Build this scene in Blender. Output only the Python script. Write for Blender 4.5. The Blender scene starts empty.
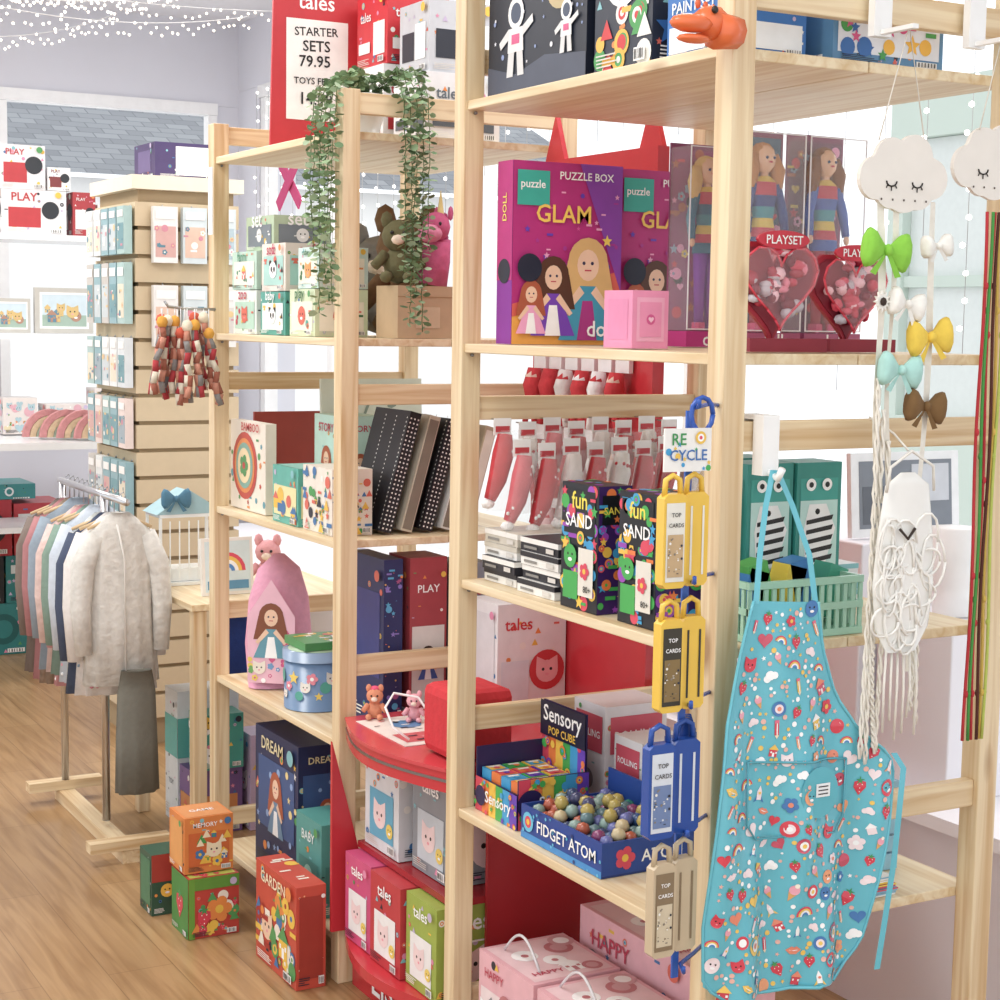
import bpy, math, random
from mathutils import *
pi=math.pi; sin=math.sin; cos=math.cos
SC=bpy.context.scene
# ---------------------------------------------------------------- camera
cam=bpy.data.cameras.new('camera');co=bpy.data.objects.new('camera',cam);SC.collection.objects.link(co)
cam.sensor_width=36;cam.lens=61.2;cam.clip_start=.05;cam.clip_end=200
co.matrix_world=Matrix.Translation((0,0,1.58))@Matrix.Rotation(math.radians(-29.2),4,'Z')@Matrix.Rotation(math.radians(84),4,'X')@Matrix.Rotation(math.radians(.9),4,'Z')
SC.camera=co
try:
    SC.view_settings.view_transform='Standard'
except Exception: pass
# ---------------------------------------------------------------- light
wd=bpy.data.worlds.new('daylight'); SC.world=wd; wd.use_nodes=True
bg=wd.node_tree.nodes['Background']; bg.inputs[0].default_value=(.945,.975,1,1); bg.inputs[1].default_value=1.4
for k,(x,y,p) in enumerate(((.2,1.8,30),(.4,4.2,36),(.6,6.6,46),(2.4,3.2,16),(2.5,5.6,24))):
    L=bpy.data.lights.new('ceiling_panel_light_%d'%k,'AREA'); L.shape='RECTANGLE'; L.size=1.2; L.size_y=.6; L.energy=p; L.color=(1,.985,.96)
    o=bpy.data.objects.new('ceiling_panel_light',L); SC.collection.objects.link(o); o.location=(x,y,3.05)
# ---------------------------------------------------------------- materials
def lin(h,sat=1):
    h=h.lstrip('#'); o=[]
    if len(h)==3: h=h[0]*2+h[1]*2+h[2]*2
    for i in (0,2,4):
        c=int(h[i:i+2],16)/255
        o.append(c/12.92 if c<=.04045 else ((c+.055)/1.055)**2.4)
    if sat!=1:
        l=.3*o[0]+.55*o[1]+.15*o[2]; o=[l+(c-l)*sat for c in o]
    return tuple(o)
_m={}
def mat(h,kind='paper'):
    k=(h,kind)
    if k in _m: return _m[k]
    m=bpy.data.materials.new(kind+'_'+h.strip('#')); m.use_nodes=True
    nt=m.node_tree; b=nt.nodes['Principled BSDF']; c=lin(h,.86)
    b.inputs['Base Color'].default_value=(*c,1)
    rough={'paper':.42,'fabric':.9,'plastic':.25,'metal':.3,'matte':.8,'plush':.95,'wall':.85,'gloss':.2}.get(kind,.5)
    b.inputs['Roughness'].default_value=rough
    if kind=='metal': b.inputs['Metallic'].default_value=1
    if kind=='clear':
        b.inputs['Alpha'].default_value=.09; b.inputs['Roughness'].default_value=.06
    elif kind=='emit':
        b.inputs['Emission Color'].default_value=(*c,1); b.inputs['Emission Strength'].default_value=3
    else:
        tc=nt.nodes.new('ShaderNodeTexCoord'); n=nt.nodes.new('ShaderNodeTexNoise')
        n.inputs['Scale'].default_value={'fabric':60,'plush':45,'wall':3}.get(kind,25)
        n.inputs['Detail'].default_value=3
        nt.links.new(tc.outputs['Object'],n.inputs['Vector'])
        a={'fabric':.16,'plush':.3,'wall':.04,'paper':.14}.get(kind,.07)
        r=nt.nodes.new('ShaderNodeMapRange'); r.inputs[3].default_value=1-a; r.inputs[4].default_value=1+a*.6
        nt.links.new(n.outputs[0],r.inputs[0])
        v=nt.nodes.new('ShaderNodeVectorMath'); v.operation='SCALE'; v.inputs[0].default_value=c
        nt.links.new(r.outputs[0],v.inputs['Scale']); nt.links.new(v.outputs[0],b.inputs['Base Color'])
        if kind in('fabric','plush'):
            bp=nt.nodes.new('ShaderNodeBump'); bp.inputs['Strength'].default_value=.5 if kind=='plush' else .25
            bp.inputs['Distance'].default_value=.01
            nt.links.new(n.outputs[0],bp.inputs['Height']); nt.links.new(bp.outputs[0],b.inputs['Normal'])
    _m[k]=m; return m
def wood(axis,light='#e8d4b0',dark='#cba97c',name='pine'):
    k=(name,axis)
    if k in _m: return _m[k]
    m=bpy.data.materials.new(name+'_wood_'+axis); m.use_nodes=True; nt=m.node_tree; b=nt.nodes['Principled BSDF']
    b.inputs['Roughness'].default_value=.45
    tc=nt.nodes.new('ShaderNodeTexCoord'); mp=nt.nodes.new('ShaderNodeMapping')
    s={'X':(1.2,28,28),'Y':(28,1.2,28),'Z':(28,28,1.2)}[axis]; mp.inputs['Scale'].default_value=s
    n=nt.nodes.new('ShaderNodeTexNoise'); n.inputs['Scale'].default_value=1.6; n.inputs['Detail'].default_value=5; n.inputs['Distortion'].default_value=.8
    nt.links.new(tc.outputs['Object'],mp.inputs[0]); nt.links.new(mp.outputs[0],n.inputs['Vector'])
    cr=nt.nodes.new('ShaderNodeValToRGB'); e=cr.color_ramp.elements
    e[0].position=.3; e[0].color=(*lin(dark),1); e[1].position=.62; e[1].color=(*lin(light),1)
    nt.links.new(n.outputs[0],cr.inputs[0])
    mp2=nt.nodes.new('ShaderNodeMapping'); s2={'X':(2.2,7,7),'Y':(7,2.2,7),'Z':(7,7,2.2)}[axis]; mp2.inputs['Scale'].default_value=s2
    vo=nt.nodes.new('ShaderNodeTexVoronoi'); vo.inputs['Scale'].default_value=1.0
    nt.links.new(tc.outputs['Object'],mp2.inputs[0]); nt.links.new(mp2.outputs[0],vo.inputs['Vector'])
    mr=nt.nodes.new('ShaderNodeMapRange'); mr.inputs[1].default_value=.04; mr.inputs[2].default_value=.11; mr.inputs[3].default_value=.75; mr.inputs[4].default_value=0
    nt.links.new(vo.outputs['Distance'],mr.inputs[0])
    mx=nt.nodes.new('ShaderNodeMix'); mx.data_type='RGBA'; mx.inputs[7].default_value=(*lin('#93683f'),1)
    nt.links.new(mr.outputs[0],mx.inputs[0]); nt.links.new(cr.outputs[0],mx.inputs[6]); nt.links.new(mx.outputs[2],b.inputs['Base Color'])
    _m[k]=m; return m
# ---------------------------------------------------------------- 2D shapes
def circ(cx=0,cy=0,rx=.5,ry=None,n=16,a0=0,a1=2*pi):
    ry=rx if ry is None else ry
    return [(cx+rx*cos(a0+(a1-a0)*i/n),cy+ry*sin(a0+(a1-a0)*i/n)) for i in range(n if a1-a0>6.2 else n+1)]
def heart(cx=0,cy=0,s=1,n=24):
    p=[]
    for i in range(n):
        t=2*pi*i/n
        p.append((cx+s*16*sin(t)**3/34, cy+s*(13*cos(t)-5*cos(2*t)-2*cos(3*t)-cos(4*t))/34))
    return p
def star(cx=0,cy=0,r=.5,n=5,k=.45):
    return [(cx+(r if i%2==0 else r*k)*sin(pi*i/n),cy+(r if i%2==0 else r*k)*cos(pi*i/n)) for i in range(2*n)]
def rect(x0,y0,x1,y1): return [(x0,y0),(x1,y0),(x1,y1),(x0,y1)]
def band(r0,r1,cy=-.25,n=10):
    return [(r1*cos(pi*i/n),cy+r1*sin(pi*i/n)) for i in range(n+1)]+[(r0*cos(pi*i/n),cy+r0*sin(pi*i/n)) for i in range(n,-1,-1)]
def motif(k,c1='#e8455f',c2='#ffffff',c3='#f7c948'):
    if k=='heart': return [(heart(),c1)]
    if k=='star': return [(star(),c1)]
    if k=='dot': return [(circ(),c1)]
    if k=='ring': return [(circ(),c1),(circ(0,0,.3),c2),(circ(0,0,.15),c3)]
    if k=='bar': return [(rect(-.5,-.16,.5,.16),c1)]
    if k=='tri': return [([(-.5,-.4),(.5,-.4),(0,.5)],c1)]
    if k=='rainbow': return [(band(.4,.5),'#e8455f'),(band(.3,.4),'#f7c948'),(band(.2,.3),'#fdfdfd'),(band(.1,.2),'#4c8fd6')]
    if k=='berry': return [([(0,-.5),(.33,-.05),(.3,.25),(0,.32),(-.3,.25),(-.33,-.05)],'#e0314b'),(star(0,.32,.25,5,.35),'#3b9b56')]+[(circ(x,y,.03,n=6),'#ffffff') for x,y in((-.12,.1),(.12,.1),(0,-.1),(0,-.3))]
    if k=='flower': return [(circ(.25*cos(a),.25*sin(a),.18,n=10),c1) for a in [2*pi*i/5 for i in range(5)]]+[(circ(0,0,.14,n=10),c3)]
    if k=='cloud': return [(circ(-.22,0,.2),c2),(circ(.22,0,.2),c2),(circ(0,.1,.26),c2)]
    if k=='cone': return [([(-.2,0),(0,-.5),(.2,0)],'#e7a85a'),(circ(0,.15,.25),'#f7a6b8'),(circ(0,.38,.12),'#fff3e0')]
    if k=='pencil': return [(rect(-.12,-.3,.12,.5),c1),([(-.12,-.3),(0,-.5),(.12,-.3)],'#f7e1b8'),(rect(-.12,.34,.12,.5),'#f06a8a'),(rect(-.03,-.3,.03,.34),'#ffffff')]
    if k=='face': return [(circ(0,0,.48),c1),(circ(-.16,.08,.06,n=8),'#222222'),(circ(.16,.08,.06,n=8),'#222222'),(circ(0,-.14,.16,.08,n=10),'#ffffff')]
    if k=='cat': return [([(-.42,.5),(-.45,0),(0,.3)],c1),([(.42,.5),(.45,0),(0,.3)],c1),(circ(0,-.05,.45,.4),c1),(circ(-.16,.02,.06,n=8),'#222222'),(circ(.16,.02,.06,n=8),'#222222'),(circ(0,-.16,.08,.05,n=8),'#f59aa8')]
    if k=='panda': return [(circ(-.35,.33,.16),'#222222'),(circ(.35,.33,.16),'#222222'),(circ(0,0,.48,.42),'#ffffff'),(circ(-.18,.04,.12,.14),'#222222'),(circ(.18,.04,.12,.14),'#222222'),(circ(0,-.12,.06),'#222222')]
    if k=='doll': return [(circ(0,.28,.24,.26),c3),([(-.24,.3),(.24,.3),(.34,-.15),(-.34,-.15)],c3),([(-.1,.05),(.1,.05),(.34,-.5),(-.34,-.5)],c1),([(-.06,-.1),(.06,-.1),(.12,-.5),(-.12,-.5)],c2),(circ(0,.26,.13,.16),'#f4c9a8'),(circ(-.05,.28,.02,n=6),'#333355'),(circ(.05,.28,.02,n=6),'#333355'),(rect(-.04,.2,.04,.215),'#c8304a'),([(-.1,.05),(-.3,-.2),(-.25,-.24),(-.04,-.02)],'#f4c9a8'),([(.1,.05),(.3,-.2),(.25,-.24),(.04,-.02)],'#f4c9a8')]
    if k=='house': return [(rect(-.3,-.4,.3,.1),c1),([(-.4,.1),(.4,.1),(0,.5)],c3),(rect(-.08,-.4,.08,-.1),c2),(rect(-.24,-.15,-.13,-.02),c2),(rect(.13,-.15,.24,-.02),c2)]
    if k=='rocket': return [([(-.15,-.3),(.15,-.3),(.15,.15),(0,.5),(-.15,.15)],c2),([(-.35,-.45),(-.15,-.1),(-.15,-.35)],c1),([(.35,-.45),(.15,-.1),(.15,-.35)],c1),(circ(0,.08,.08),c3)]
    if k=='astro': return [(circ(0,.28,.2),'#f2f2f2'),(circ(0,.28,.13),'#3b4a66'),([(-.18,.1),(.18,.1),(.2,-.2),(-.2,-.2)],'#e8e8e8'),([(-.18,-.2),(-.03,-.2),(-.06,-.5),(-.22,-.5)],'#dcdcdc'),([(.03,-.2),(.18,-.2),(.22,-.5),(.06,-.5)],'#dcdcdc'),([(-.18,.1),(-.42,-.05),(-.38,-.14),(-.16,-.02)],'#e0e0e0'),([(.18,.1),(.42,.22),(.44,.12),(.18,-.02)],'#e0e0e0'),(rect(-.1,-.1,.1,.02),'#e04f8a')]
    if k=='lips': return [([(-.5,0),(-.15,.22),(0,.14),(.15,.22),(.5,0),(.2,-.25),(-.2,-.25)],c1),([(-.35,0),(.35,0),(0,-.06)],c2)]
    if k=='zebra': return [([(-.25,.5),(.1,.5),(.3,.1),(.1,-.5),(-.3,-.5),(-.35,.1)],'#f4f4f4')]+[([(-.3,y),(.25,y+.08),(.22,y+.0),(-.3,y-.07)],'#222222') for y in(-.4,-.24,-.08,.08,.24)]+[(circ(-.08,.38,.05,n=8),'#111111')]
    if k=='bolt': return [([(-.1,.5),(.25,.5),(.05,.1),(.3,.1),(-.2,-.5),(0,-.05),(-.25,-.05)],c3)]
    return [(circ(),c1)]
# ---------------------------------------------------------------- text cache
_t={}
def textgeo(s):
    if s in _t: return _t[s]
    c=bpy.data.curves.new('tmp','FONT'); c.body=s; c.size=1; c.resolution_u=2; c.offset=.012
    o=bpy.data.objects.new('tmp',c); SC.collection.objects.link(o)
    dg=bpy.context.evaluated_depsgraph_get(); me=bpy.data.meshes.new_from_object(o.evaluated_get(dg))
    vs=[(v.co.x,v.co.y) for v in me.vertices]; fs=[tuple(p.vertices) for p in me.polygons]
    bpy.data.objects.remove(o); bpy.data.curves.remove(c); bpy.data.meshes.remove(me)
    if vs:
        x0=min(v[0] for v in vs);x1=max(v[0] for v in vs);y0=min(v[1] for v in vs);y1=max(v[1] for v in vs)
    else: x0=x1=y0=y1=0
    _t[s]=(vs,fs,x0,x1,y0,y1); return _t[s]
# ---------------------------------------------------------------- mesh builder
class MB:
    def __init__(s): s.v=[];s.f=[];s.mi=[];s.sm=[];s.mats=[]
    def m(s,mm):
        if isinstance(mm,str): mm=mat(mm)
        elif isinstance(mm,tuple): mm=mat(*mm)
        if mm not in s.mats: s.mats.append(mm)
        return s.mats.index(mm)
    def add(s,vs,fs,mm,smooth=False):
        o=len(s.v); s.v+= [tuple(v) for v in vs]; i=s.m(mm)
        for f in fs: s.f.append(tuple(o+k for k in f)); s.mi.append(i); s.sm.append(smooth)
    def box(s,a,b,mm,M=None):
        v=[Vector((x,y,z)) for x in(a[0],b[0]) for y in (a[1],b[1]) for z in(a[2],b[2])]
        if M is not None: v=[M@p for p in v]
        s.add(v,[(0,1,3,2),(4,6,7,5),(0,4,5,1),(2,3,7,6),(0,2,6,4),(1,5,7,3)],mm)
    def tube(s,path,r,mm,n=8,cap=True):
        P=[Vector(p) for p in path]; L=len(P)
        rr=r if isinstance(r,(list,tuple)) else [r]*L
        T=[(P[min(i+1,L-1)]-P[max(i-1,0)]).normalized() for i in range(L)]
        up=Vector((0,0,1)) if abs(T[0].z)<.9 else Vector((0,1,0))
        nrm=(up-T[0]*up.dot(T[0])).normalized(); vs=[];fs=[]
        for i in range(L):
            nrm=(nrm-T[i]*nrm.dot(T[i])); nrm.normalize(); bn=T[i].cross(nrm)
            for k in range(n):
                a=2*pi*k/n; vs.append(P[i]+(nrm*cos(a)+bn*sin(a))*rr[i])
        for i in range(L-1):
            for k in range(n): fs.append((i*n+k,i*n+(k+1)%n,(i+1)*n+(k+1)%n,(i+1)*n+k))
        if cap: fs.append(tuple(range(n-1,-1,-1))); fs.append(tuple((L-1)*n+k for k in range(n)))
        s.add(vs,fs,mm,True)
    def ell(s,c,r,mm,n=12,M=None):
        r=(r,r,r) if not isinstance(r,(tuple,list)) else r; vs=[];fs=[]; h=n//2
        for i in range(h+1):
            t=pi*i/h
            for k in range(n):
                a=2*pi*k/n; p=Vector((r[0]*sin(t)*cos(a),r[1]*sin(t)*sin(a),r[2]*cos(t)))
                if M is not None: p=M@p
                vs.append(p+Vector(c))
        for i in range(h):
            for k in range(n): fs.append((i*n+k,(i+1)*n+k,(i+1)*n+(k+1)%n,i*n+(k+1)%n))
        s.add(vs,fs,mm,True)
    def loft(s,rings,mm,n=20,fold=0,nf=6,ph=0):
        vs=[];fs=[];L=len(rings)
        for i,(cx,cy,z,rx,ry) in enumerate(rings):
            for k in range(n):
                a=2*pi*k/n; q=1+fold*sin(nf*a+ph+i*.4)*(i/(L-1))
                vs.append((cx+rx*q*cos(a),cy+ry*q*sin(a),z))
        for i in range(L-1):
            for k in range(n): fs.append((i*n+k,i*n+(k+1)%n,(i+1)*n+(k+1)%n,(i+1)*n+k))
        fs.append(tuple(range(n))); fs.append(tuple((L-1)*n+k for k in range(n)))
        s.add(vs,fs,mm,True)
    def prism(s,pts,O,U,V,N,th,mm):
        O,U,V,N=map(Vector,(O,U,V,N)); n=len(pts)
        a=[O+U*p[0]+V*p[1] for p in pts]; b=[p+N*th for p in a]
        s.add(a+b,[tuple(range(n-1,-1,-1)),tuple(range(n,2*n))]+[(i,(i+1)%n,n+(i+1)%n,n+i) for i in range(n)],mm)
    def flat(s,pts,O,U,V,N,off,mm):
        O,U,V,N=map(Vector,(O,U,V,N))
        s.add([O+U*p[0]+V*p[1]+N*off for p in pts],[tuple(range(len(pts)))],mm)
    def text(s,st,O,U,V,N,off,mm,width=None,size=None,rot=0):
        vs,fs,x0,x1,y0,y1=textgeo(st)
        if not vs: return
        O,U,V,N=map(Vector,(O,U,V,N)); k=size if size else width/(x1-x0)
        ca,sa=cos(rot),sin(rot); out=[]
        for x,y in vs:
            a=(x-(x0+x1)/2)*k; b=(y-(y0+y1)/2)*k
            out.append(O+U*(a*ca-b*sa)+V*(a*sa+b*ca)+N*off)
        s.add(out,fs,mm)
    def dec(s,O,U,V,N,W,H,L):
        O,U,V,N=map(Vector,(O,U,V,N)); e=.0006; k=0; mn=min(W,H)
        for d in L:
            k+=1; off=e*k if k<12 else e*12+.0001*(k-12)
            t=d[0]
            if t=='r': s.flat(rect(d[1]*W,d[2]*H,d[3]*W,d[4]*H),O,U,V,N,off,d[5])
            elif t=='c': s.flat(circ(d[1]*W,d[2]*H,d[3]*mn,n=24),O,U,V,N,off,d[4])
            elif t=='p': s.flat([(a*W,b*H) for a,b in d[1]],O,U,V,N,off,d[2])
            elif t=='t':
                s.text(d[1],O+U*d[2]*W+V*d[3]*H,U,V,N,off,d[5],width=d[4]*W,rot=(d[6] if len(d)>6 else 0))
            elif t=='m':
                for j,(pts,c) in enumerate(motif(d[1],*(d[5] if len(d)>5 else ()))):
                    s.flat([(d[2]*W+p[0]*d[4]*mn,d[3]*H+p[1]*d[4]*mn) for p in pts],O,U,V,N,off+e*.1*j,c)
            elif t=='b':
                R=random.Random(d[1])
                for i in range(d[2]):
                    kd=R.choice(d[3]); cc=(R.choice(d[4]),R.choice(d[4]),R.choice(d[4]))
                    x=R.uniform(d[5],d[7]);y=R.uniform(d[6],d[8]); z=d[9]*R.uniform(.7,1.2)
                    x=min(max(x,z*mn/W/2),1-z*mn/W/2); y=min(max(y,z*mn/H/2),1-z*mn/H/2)
                    for j,(pts,c) in enumerate(motif(kd,*cc)):
                        s.flat([(x*W+p[0]*z*mn,y*H+p[1]*z*mn) for p in pts],O,U,V,N,off+i*.00002+e*.08*j,c)
    def carton(s,w,d,h,base,D,x=0,y=0,z=0):
        s.box((x,y,z),(x+w,y+d,z+h),base)
        F={'f':((x,y,z),(1,0,0),(0,0,1),(0,-1,0),w,h),'s':((x,y+d,z),(0,-1,0),(0,0,1),(-1,0,0),d,h),'t':((x,y,z+h),(1,0,0),(0,1,0),(0,0,1),w,d)}
        for k,L in D.items(): s.dec(*F[k],L)
    def build(s,name,loc=(0,0,0),rz=0,parent=None,bevel=0,rot=None):
        me=bpy.data.meshes.new(name); me.from_pydata(s.v,[],s.f)
        for mm in s.mats: me.materials.append(mm)
        me.polygons.foreach_set('material_index',s.mi); me.polygons.foreach_set('use_smooth',s.sm); me.update()
        o=bpy.data.objects.new(name,me); SC.collection.objects.link(o); o.location=loc; o.rotation_euler=rot if rot else (0,0,rz)
        if parent: o.parent=parent
        if bevel:
            b=o.modifiers.new('b','BEVEL'); b.width=bevel; b.segments=2; b.limit_method='ANGLE'
        return o
PAL=['#e5664f','#f3c21f','#3b7ab5','#4fa055','#f4f1ea','#e98ab0','#2b2f3f','#7fc1c9','#c9b8d8','#f08a2a']
def carton(name,x,y,z,w,d,h,base,D={},rz=0,fine=True):
    """printed carton: main artwork plus small print, badge, bar code and border lines"""
    R=random.Random(int(x*977+y*431+z*613+h*1000)); D2={}
    for k in ('f','s','t'):
        L=list(D.get(k,[]))
        if fine and k!='t':
            tone=R.choice(['#f4f1ea','#2b2f3f','#f4f1ea','#d9d4cc'])
            small=[('b',R.randint(0,999),16,['dot','bar','tri','ring','star'],R.sample(PAL,5),.04,.06,.96,.94,.085)]
            L=small+L
            for i in range(4): L.append(('r',.07,.045+.022*i,.07+R.uniform(.2,.38),.045+.022*i+.009,tone))
            L.append(('r',.74,.04,.93,.12,'#f6f5f2'))
            for i in range(6): L.append(('r',.755+.028*i,.05,.755+.028*i+R.uniform(.006,.016),.11,'#26262a'))
            if R.random()<.6: L.append(('c',.87,.9,.07,R.choice(PAL)))
        D2[k]=L
    b=MB(); b.carton(w,d,h,base,D2); return b.build(name,(x,y,z+.001),rz)
def both(L,top=None):
    D={'f':L,'s':L}
    if top: D['t']=top
    return D
def gen(seed,title,band_c,txt,cols,kinds=('dot','star','heart'),n=7,ty=.82,size=.3):
    L=[('r',.0,ty-.12,1,ty+.12,band_c),('b',seed,n,list(kinds),cols,.1,.1,.9,ty-.2,size)]
    if title: L.append(('t',title,.5,ty,.82,txt))
    return L
# ================================================================= ROOM
def floor_mat():
    m=bpy.data.materials.new('oak_laminate'); m.use_nodes=True; nt=m.node_tree; b=nt.nodes['Principled BSDF']
    tc=nt.nodes.new('ShaderNodeTexCoord'); mp=nt.nodes.new('ShaderNodeMapping'); mp.inputs['Rotation'].default_value=(0,0,pi/2)
    br=nt.nodes.new('ShaderNodeTexBrick'); br.inputs['Scale'].default_value=1; br.inputs['Brick Width'].default_value=1.3; br.inputs['Row Height'].default_value=.16
    br.inputs['Mortar Size'].default_value=.0012; br.inputs['Color1'].default_value=(*lin('#bd9a70'),1); br.inputs['Color2'].default_value=(*lin('#a98760'),1); br.inputs['Mortar'].default_value=(*lin('#8a6a48'),1)
    nt.links.new(tc.outputs['Object'],mp.inputs[0]); nt.links.new(mp.outputs[0],br.inputs['Vector'])
    mp2=nt.nodes.new('ShaderNodeMapping'); mp2.inputs['Scale'].default_value=(26,1.6,1); n=nt.nodes.new('ShaderNodeTexNoise'); n.inputs['Scale'].default_value=1.5; n.inputs['Detail'].default_value=6; n.inputs['Distortion'].default_value=.6
    nt.links.new(tc.outputs['Object'],mp2.inputs[0]); nt.links.new(mp2.outputs[0],n.inputs['Vector'])
    mx=nt.nodes.new('ShaderNodeMix'); mx.data_type='RGBA'; mx.blend_type='MULTIPLY'; mx.inputs[0].default_value=.75
    cr=nt.nodes.new('ShaderNodeValToRGB'); cr.color_ramp.elements[0].position=.32; cr.color_ramp.elements[0].color=(.58,.49,.4,1); cr.color_ramp.elements[1].position=.62; cr.color_ramp.elements[1].color=(1,1,1,1)
    nt.links.new(n.outputs[0],cr.inputs[0]); nt.links.new(br.outputs[0],mx.inputs[6]); nt.links.new(cr.outputs[0],mx.inputs[7]); nt.links.new(mx.outputs[2],b.inputs['Base Color'])
    b.inputs['Roughness'].default_value=.3
    return m
def slate_mat():
    m=bpy.data.materials.new('slate_tiles'); m.use_nodes=True; nt=m.node_tree; b=nt.nodes['Principled BSDF']
    tc=nt.nodes.new('ShaderNodeTexCoord'); br=nt.nodes.new('ShaderNodeTexBrick'); br.inputs['Scale'].default_value=1
    br.inputs['Brick Width'].default_value=.22; br.inputs['Row Height'].default_value=.13; br.inputs['Mortar Size'].default_value=.006
    br.inputs['Color1'].default_value=(*lin('#9b9ea3'),1); br.inputs['Color2'].default_value=(*lin('#83868c'),1); br.inputs['Mortar'].default_value=(*lin('#75787e'),1)
    nt.links.new(tc.outputs['Object'],br.inputs['Vector']); nt.links.new(br.outputs[0],b.inputs['Base Color']); b.inputs['Roughness'].default_value=.7
    return m
def slab(name,a,b,mm):
    q=MB(); q.box(a,b,mm); return q.build(name)
slab('floor',(-2.6,-1.6,-.1),(3.4,8.8,0),floor_mat())
W=mat('#dcdce5','wall')
slab('wall_back',(-2.6,8.6,0),(1.95,8.8,3.1),W)
q=MB(); q.box((1.95,8.6,0),(3.2,8.8,.95),W); q.box((1.95,8.6,2.67),(3.2,8.8,3.1),W); q.box((3.08,8.6,.951),(3.2,8.8,2.669),W); q.build('wall_back_window_side')
q=MB(); wf=mat('#f4f4f4','plastic')
for a,b in (((1.95,8.58,.93),(3.08,8.66,.99)),((1.95,8.58,2.62),(3.08,8.66,2.68)),((1.952,8.585,.991),(2.0,8.655,2.619)),((3.03,8.585,.991),(3.078,8.655,2.619))): q.box(a,b,wf)
q.build('window_1')
slab('ceiling',(-2.6,1.0,3.1),(3.4,8.8,3.2),mat('#ecebef','wall'))
q=MB(); q.box((3.2,-1.6,0),(3.4,8.6,.55),W); q.box((3.2,-1.6,2.75),(3.4,8.6,3.1),W); q.box((3.2,-1.6,.551),(3.4,1.6,2.749),W); q.box((3.2,8.3,.551),(3.4,8.6,2.749),W); q.build('wall_right')
q=MB()
for y in (1.62,3.05,4.5,5.95,7.4,8.26): q.box((3.205,y-.03,.611),(3.275,y+.03,2.689),wf)
for z in (.58,2.72): q.box((3.19,1.6,z-.03),(3.28,8.3,z+.03),wf)
q.build('window_2')
q=MB(); q.box((2.62,1.0,0),(3.19,8.2,.499),('#e9e4ea','wall')); q.box((2.58,1.0,.5),(3.19,8.2,.53),('#f6f3f7','wall')); q.build('window_display_platform')
# ---------------------------------------------------------------- outside
q=MB(); q.box((1.5,14,-1),(9,18,2.70),('#f1f0ee','wall'))
q.box((4.2,13.95,1.4),(4.9,13.99,2.4),('#b5bcc4','plastic'))
q.build('neighbouring_house')
q=MB(); q.add([(3.2,13.8,2.72),(9.2,13.8,2.72),(9.2,16,3.65),(3.2,16,3.65)],[(0,1,2,3)],slate_mat()); q.build('slate_roof')
q=MB(); mint='#c9d8cd'
q.box((6.5,6.3,-1),(6.59,6.42,2.6),(mint,'wall'));q.box((6.5,7.16,-1),(6.59,7.28,2.6),(mint,'wall'));q.box((6.5,6.3,2.601),(6.59,7.28,2.9),(mint,'wall'));q.box((6.5,6.421,-1),(6.59,7.159,1.1),(mint,'wall'))
q.box((6.52,6.421,1.8),(6.58,7.159,1.86),(mint,'wall'))
q.box((6.56,6.422,1.102),(6.585,7.158,2.598),('#dbe2df','plastic'))
q.build('shopfront_across_street')
slab('pavement',(3.4,-2,-1.2),(16,20,-1.01),mat('#e9e8e6','wall'))
# ---------------------------------------------------------------- SHELVING UNITS
wz,wx,wy=wood('Z'),wood('X'),wood('Y','#ecdbba','#d6b98c','pineboard')
def unit(y0,y1,H,rungz):
    q=MB(); p=.022
    for y in (y0,y1):
        for x in (1.61,2.19): q.box((x-p,y-p,0),(x+p,y+p,H),wz)
        for z in rungz: q.box((1.61+p,y-.011,z-.024),(2.19-p,y+.011,z+.024),wx)
    for z in (2.01,1.535,1.06,.585,.11):
        q.box((1.594,y0+p,z-.018),(1.895,y1-p,z),wy); q.box((1.898,y0+p,z-.018),(2.206,y1-p,z),wy)
    for z in (1.99,1.515,1.04,.565):
        for y in (y0+p+.004,y1-p-.004): q.tube([(1.61,y-.004,z-.003),(1.61,y+.004,z-.003)],.004,('#8d8d90','metal'),6)
    return q.build('pine_shelving_unit',bevel=.002)
unit(2.16,3.03,2.26,(.17,.765,1.405,2.09))
unit(3.62,4.48,2.1,(.17,.765,1.405,2.07))
q=MB()
for y in (4.66,5.2):
    for x in (1.61,2.1): q.box((x-.02,y-.02,0),(x+.02,y+.02,.735),wz)
q.box((1.58,4.63,.737),(2.13,5.23,.757),wy); q.build('low_pine_table',bevel=.002)
# ================================================================= RIGHT UNIT, top
carton('space_board_game',1.625,2.62,2.01,.2,.36,.3,'#1b2233',{'s':[('b',3,40,['dot','star'],['#e8e8f0','#8ea0d0'],.03,.05,.97,.95,.03),('p',[(0,0),(1,0),(1,.16),(.6,.2),(.3,.12),(0,.2)],'#4a5164'),('m','astro',.3,.36,.5),('c',.75,.62,.17,'#c9b37e'),('c',.7,.66,.04,'#a08c5c'),('m','astro',.82,.34,.32),('t','SPACE',.5,.87,.6,'#e04f8a')],'f':[('m','rocket',.5,.4,.5),('t','SPACE',.5,.82,.7,'#e04f8a')]},fine=False)
carton('construction_toy_box',1.63,2.42,2.01,.2,.18,.28,'#2a3142',{'s':[('b',8,30,['dot','ring','tri','bar'],['#d9272e','#f5b81c','#3fa34d','#f4f1ea'],.0,.0,1,.9,.22),('c',.5,.6,.33,'#ffffff'),('c',.5,.6,.27,'#1c2434'),('t','KIDS',.5,.6,.45,'#ffffff')],'f':gen(5,'BUILD','#f5b81c','#222222',['#2f6fb7','#3fa34d','#f5b81c'])})
carton('wipe_clean_book_box',1.64,2.24,2.01,.17,.15,.12,'#2d78c8',both([('r',.05,.1,.95,.45,'#f3f7fb'),('t','PAINT SET',.5,.7,.8,'#ffffff')]))
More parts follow.
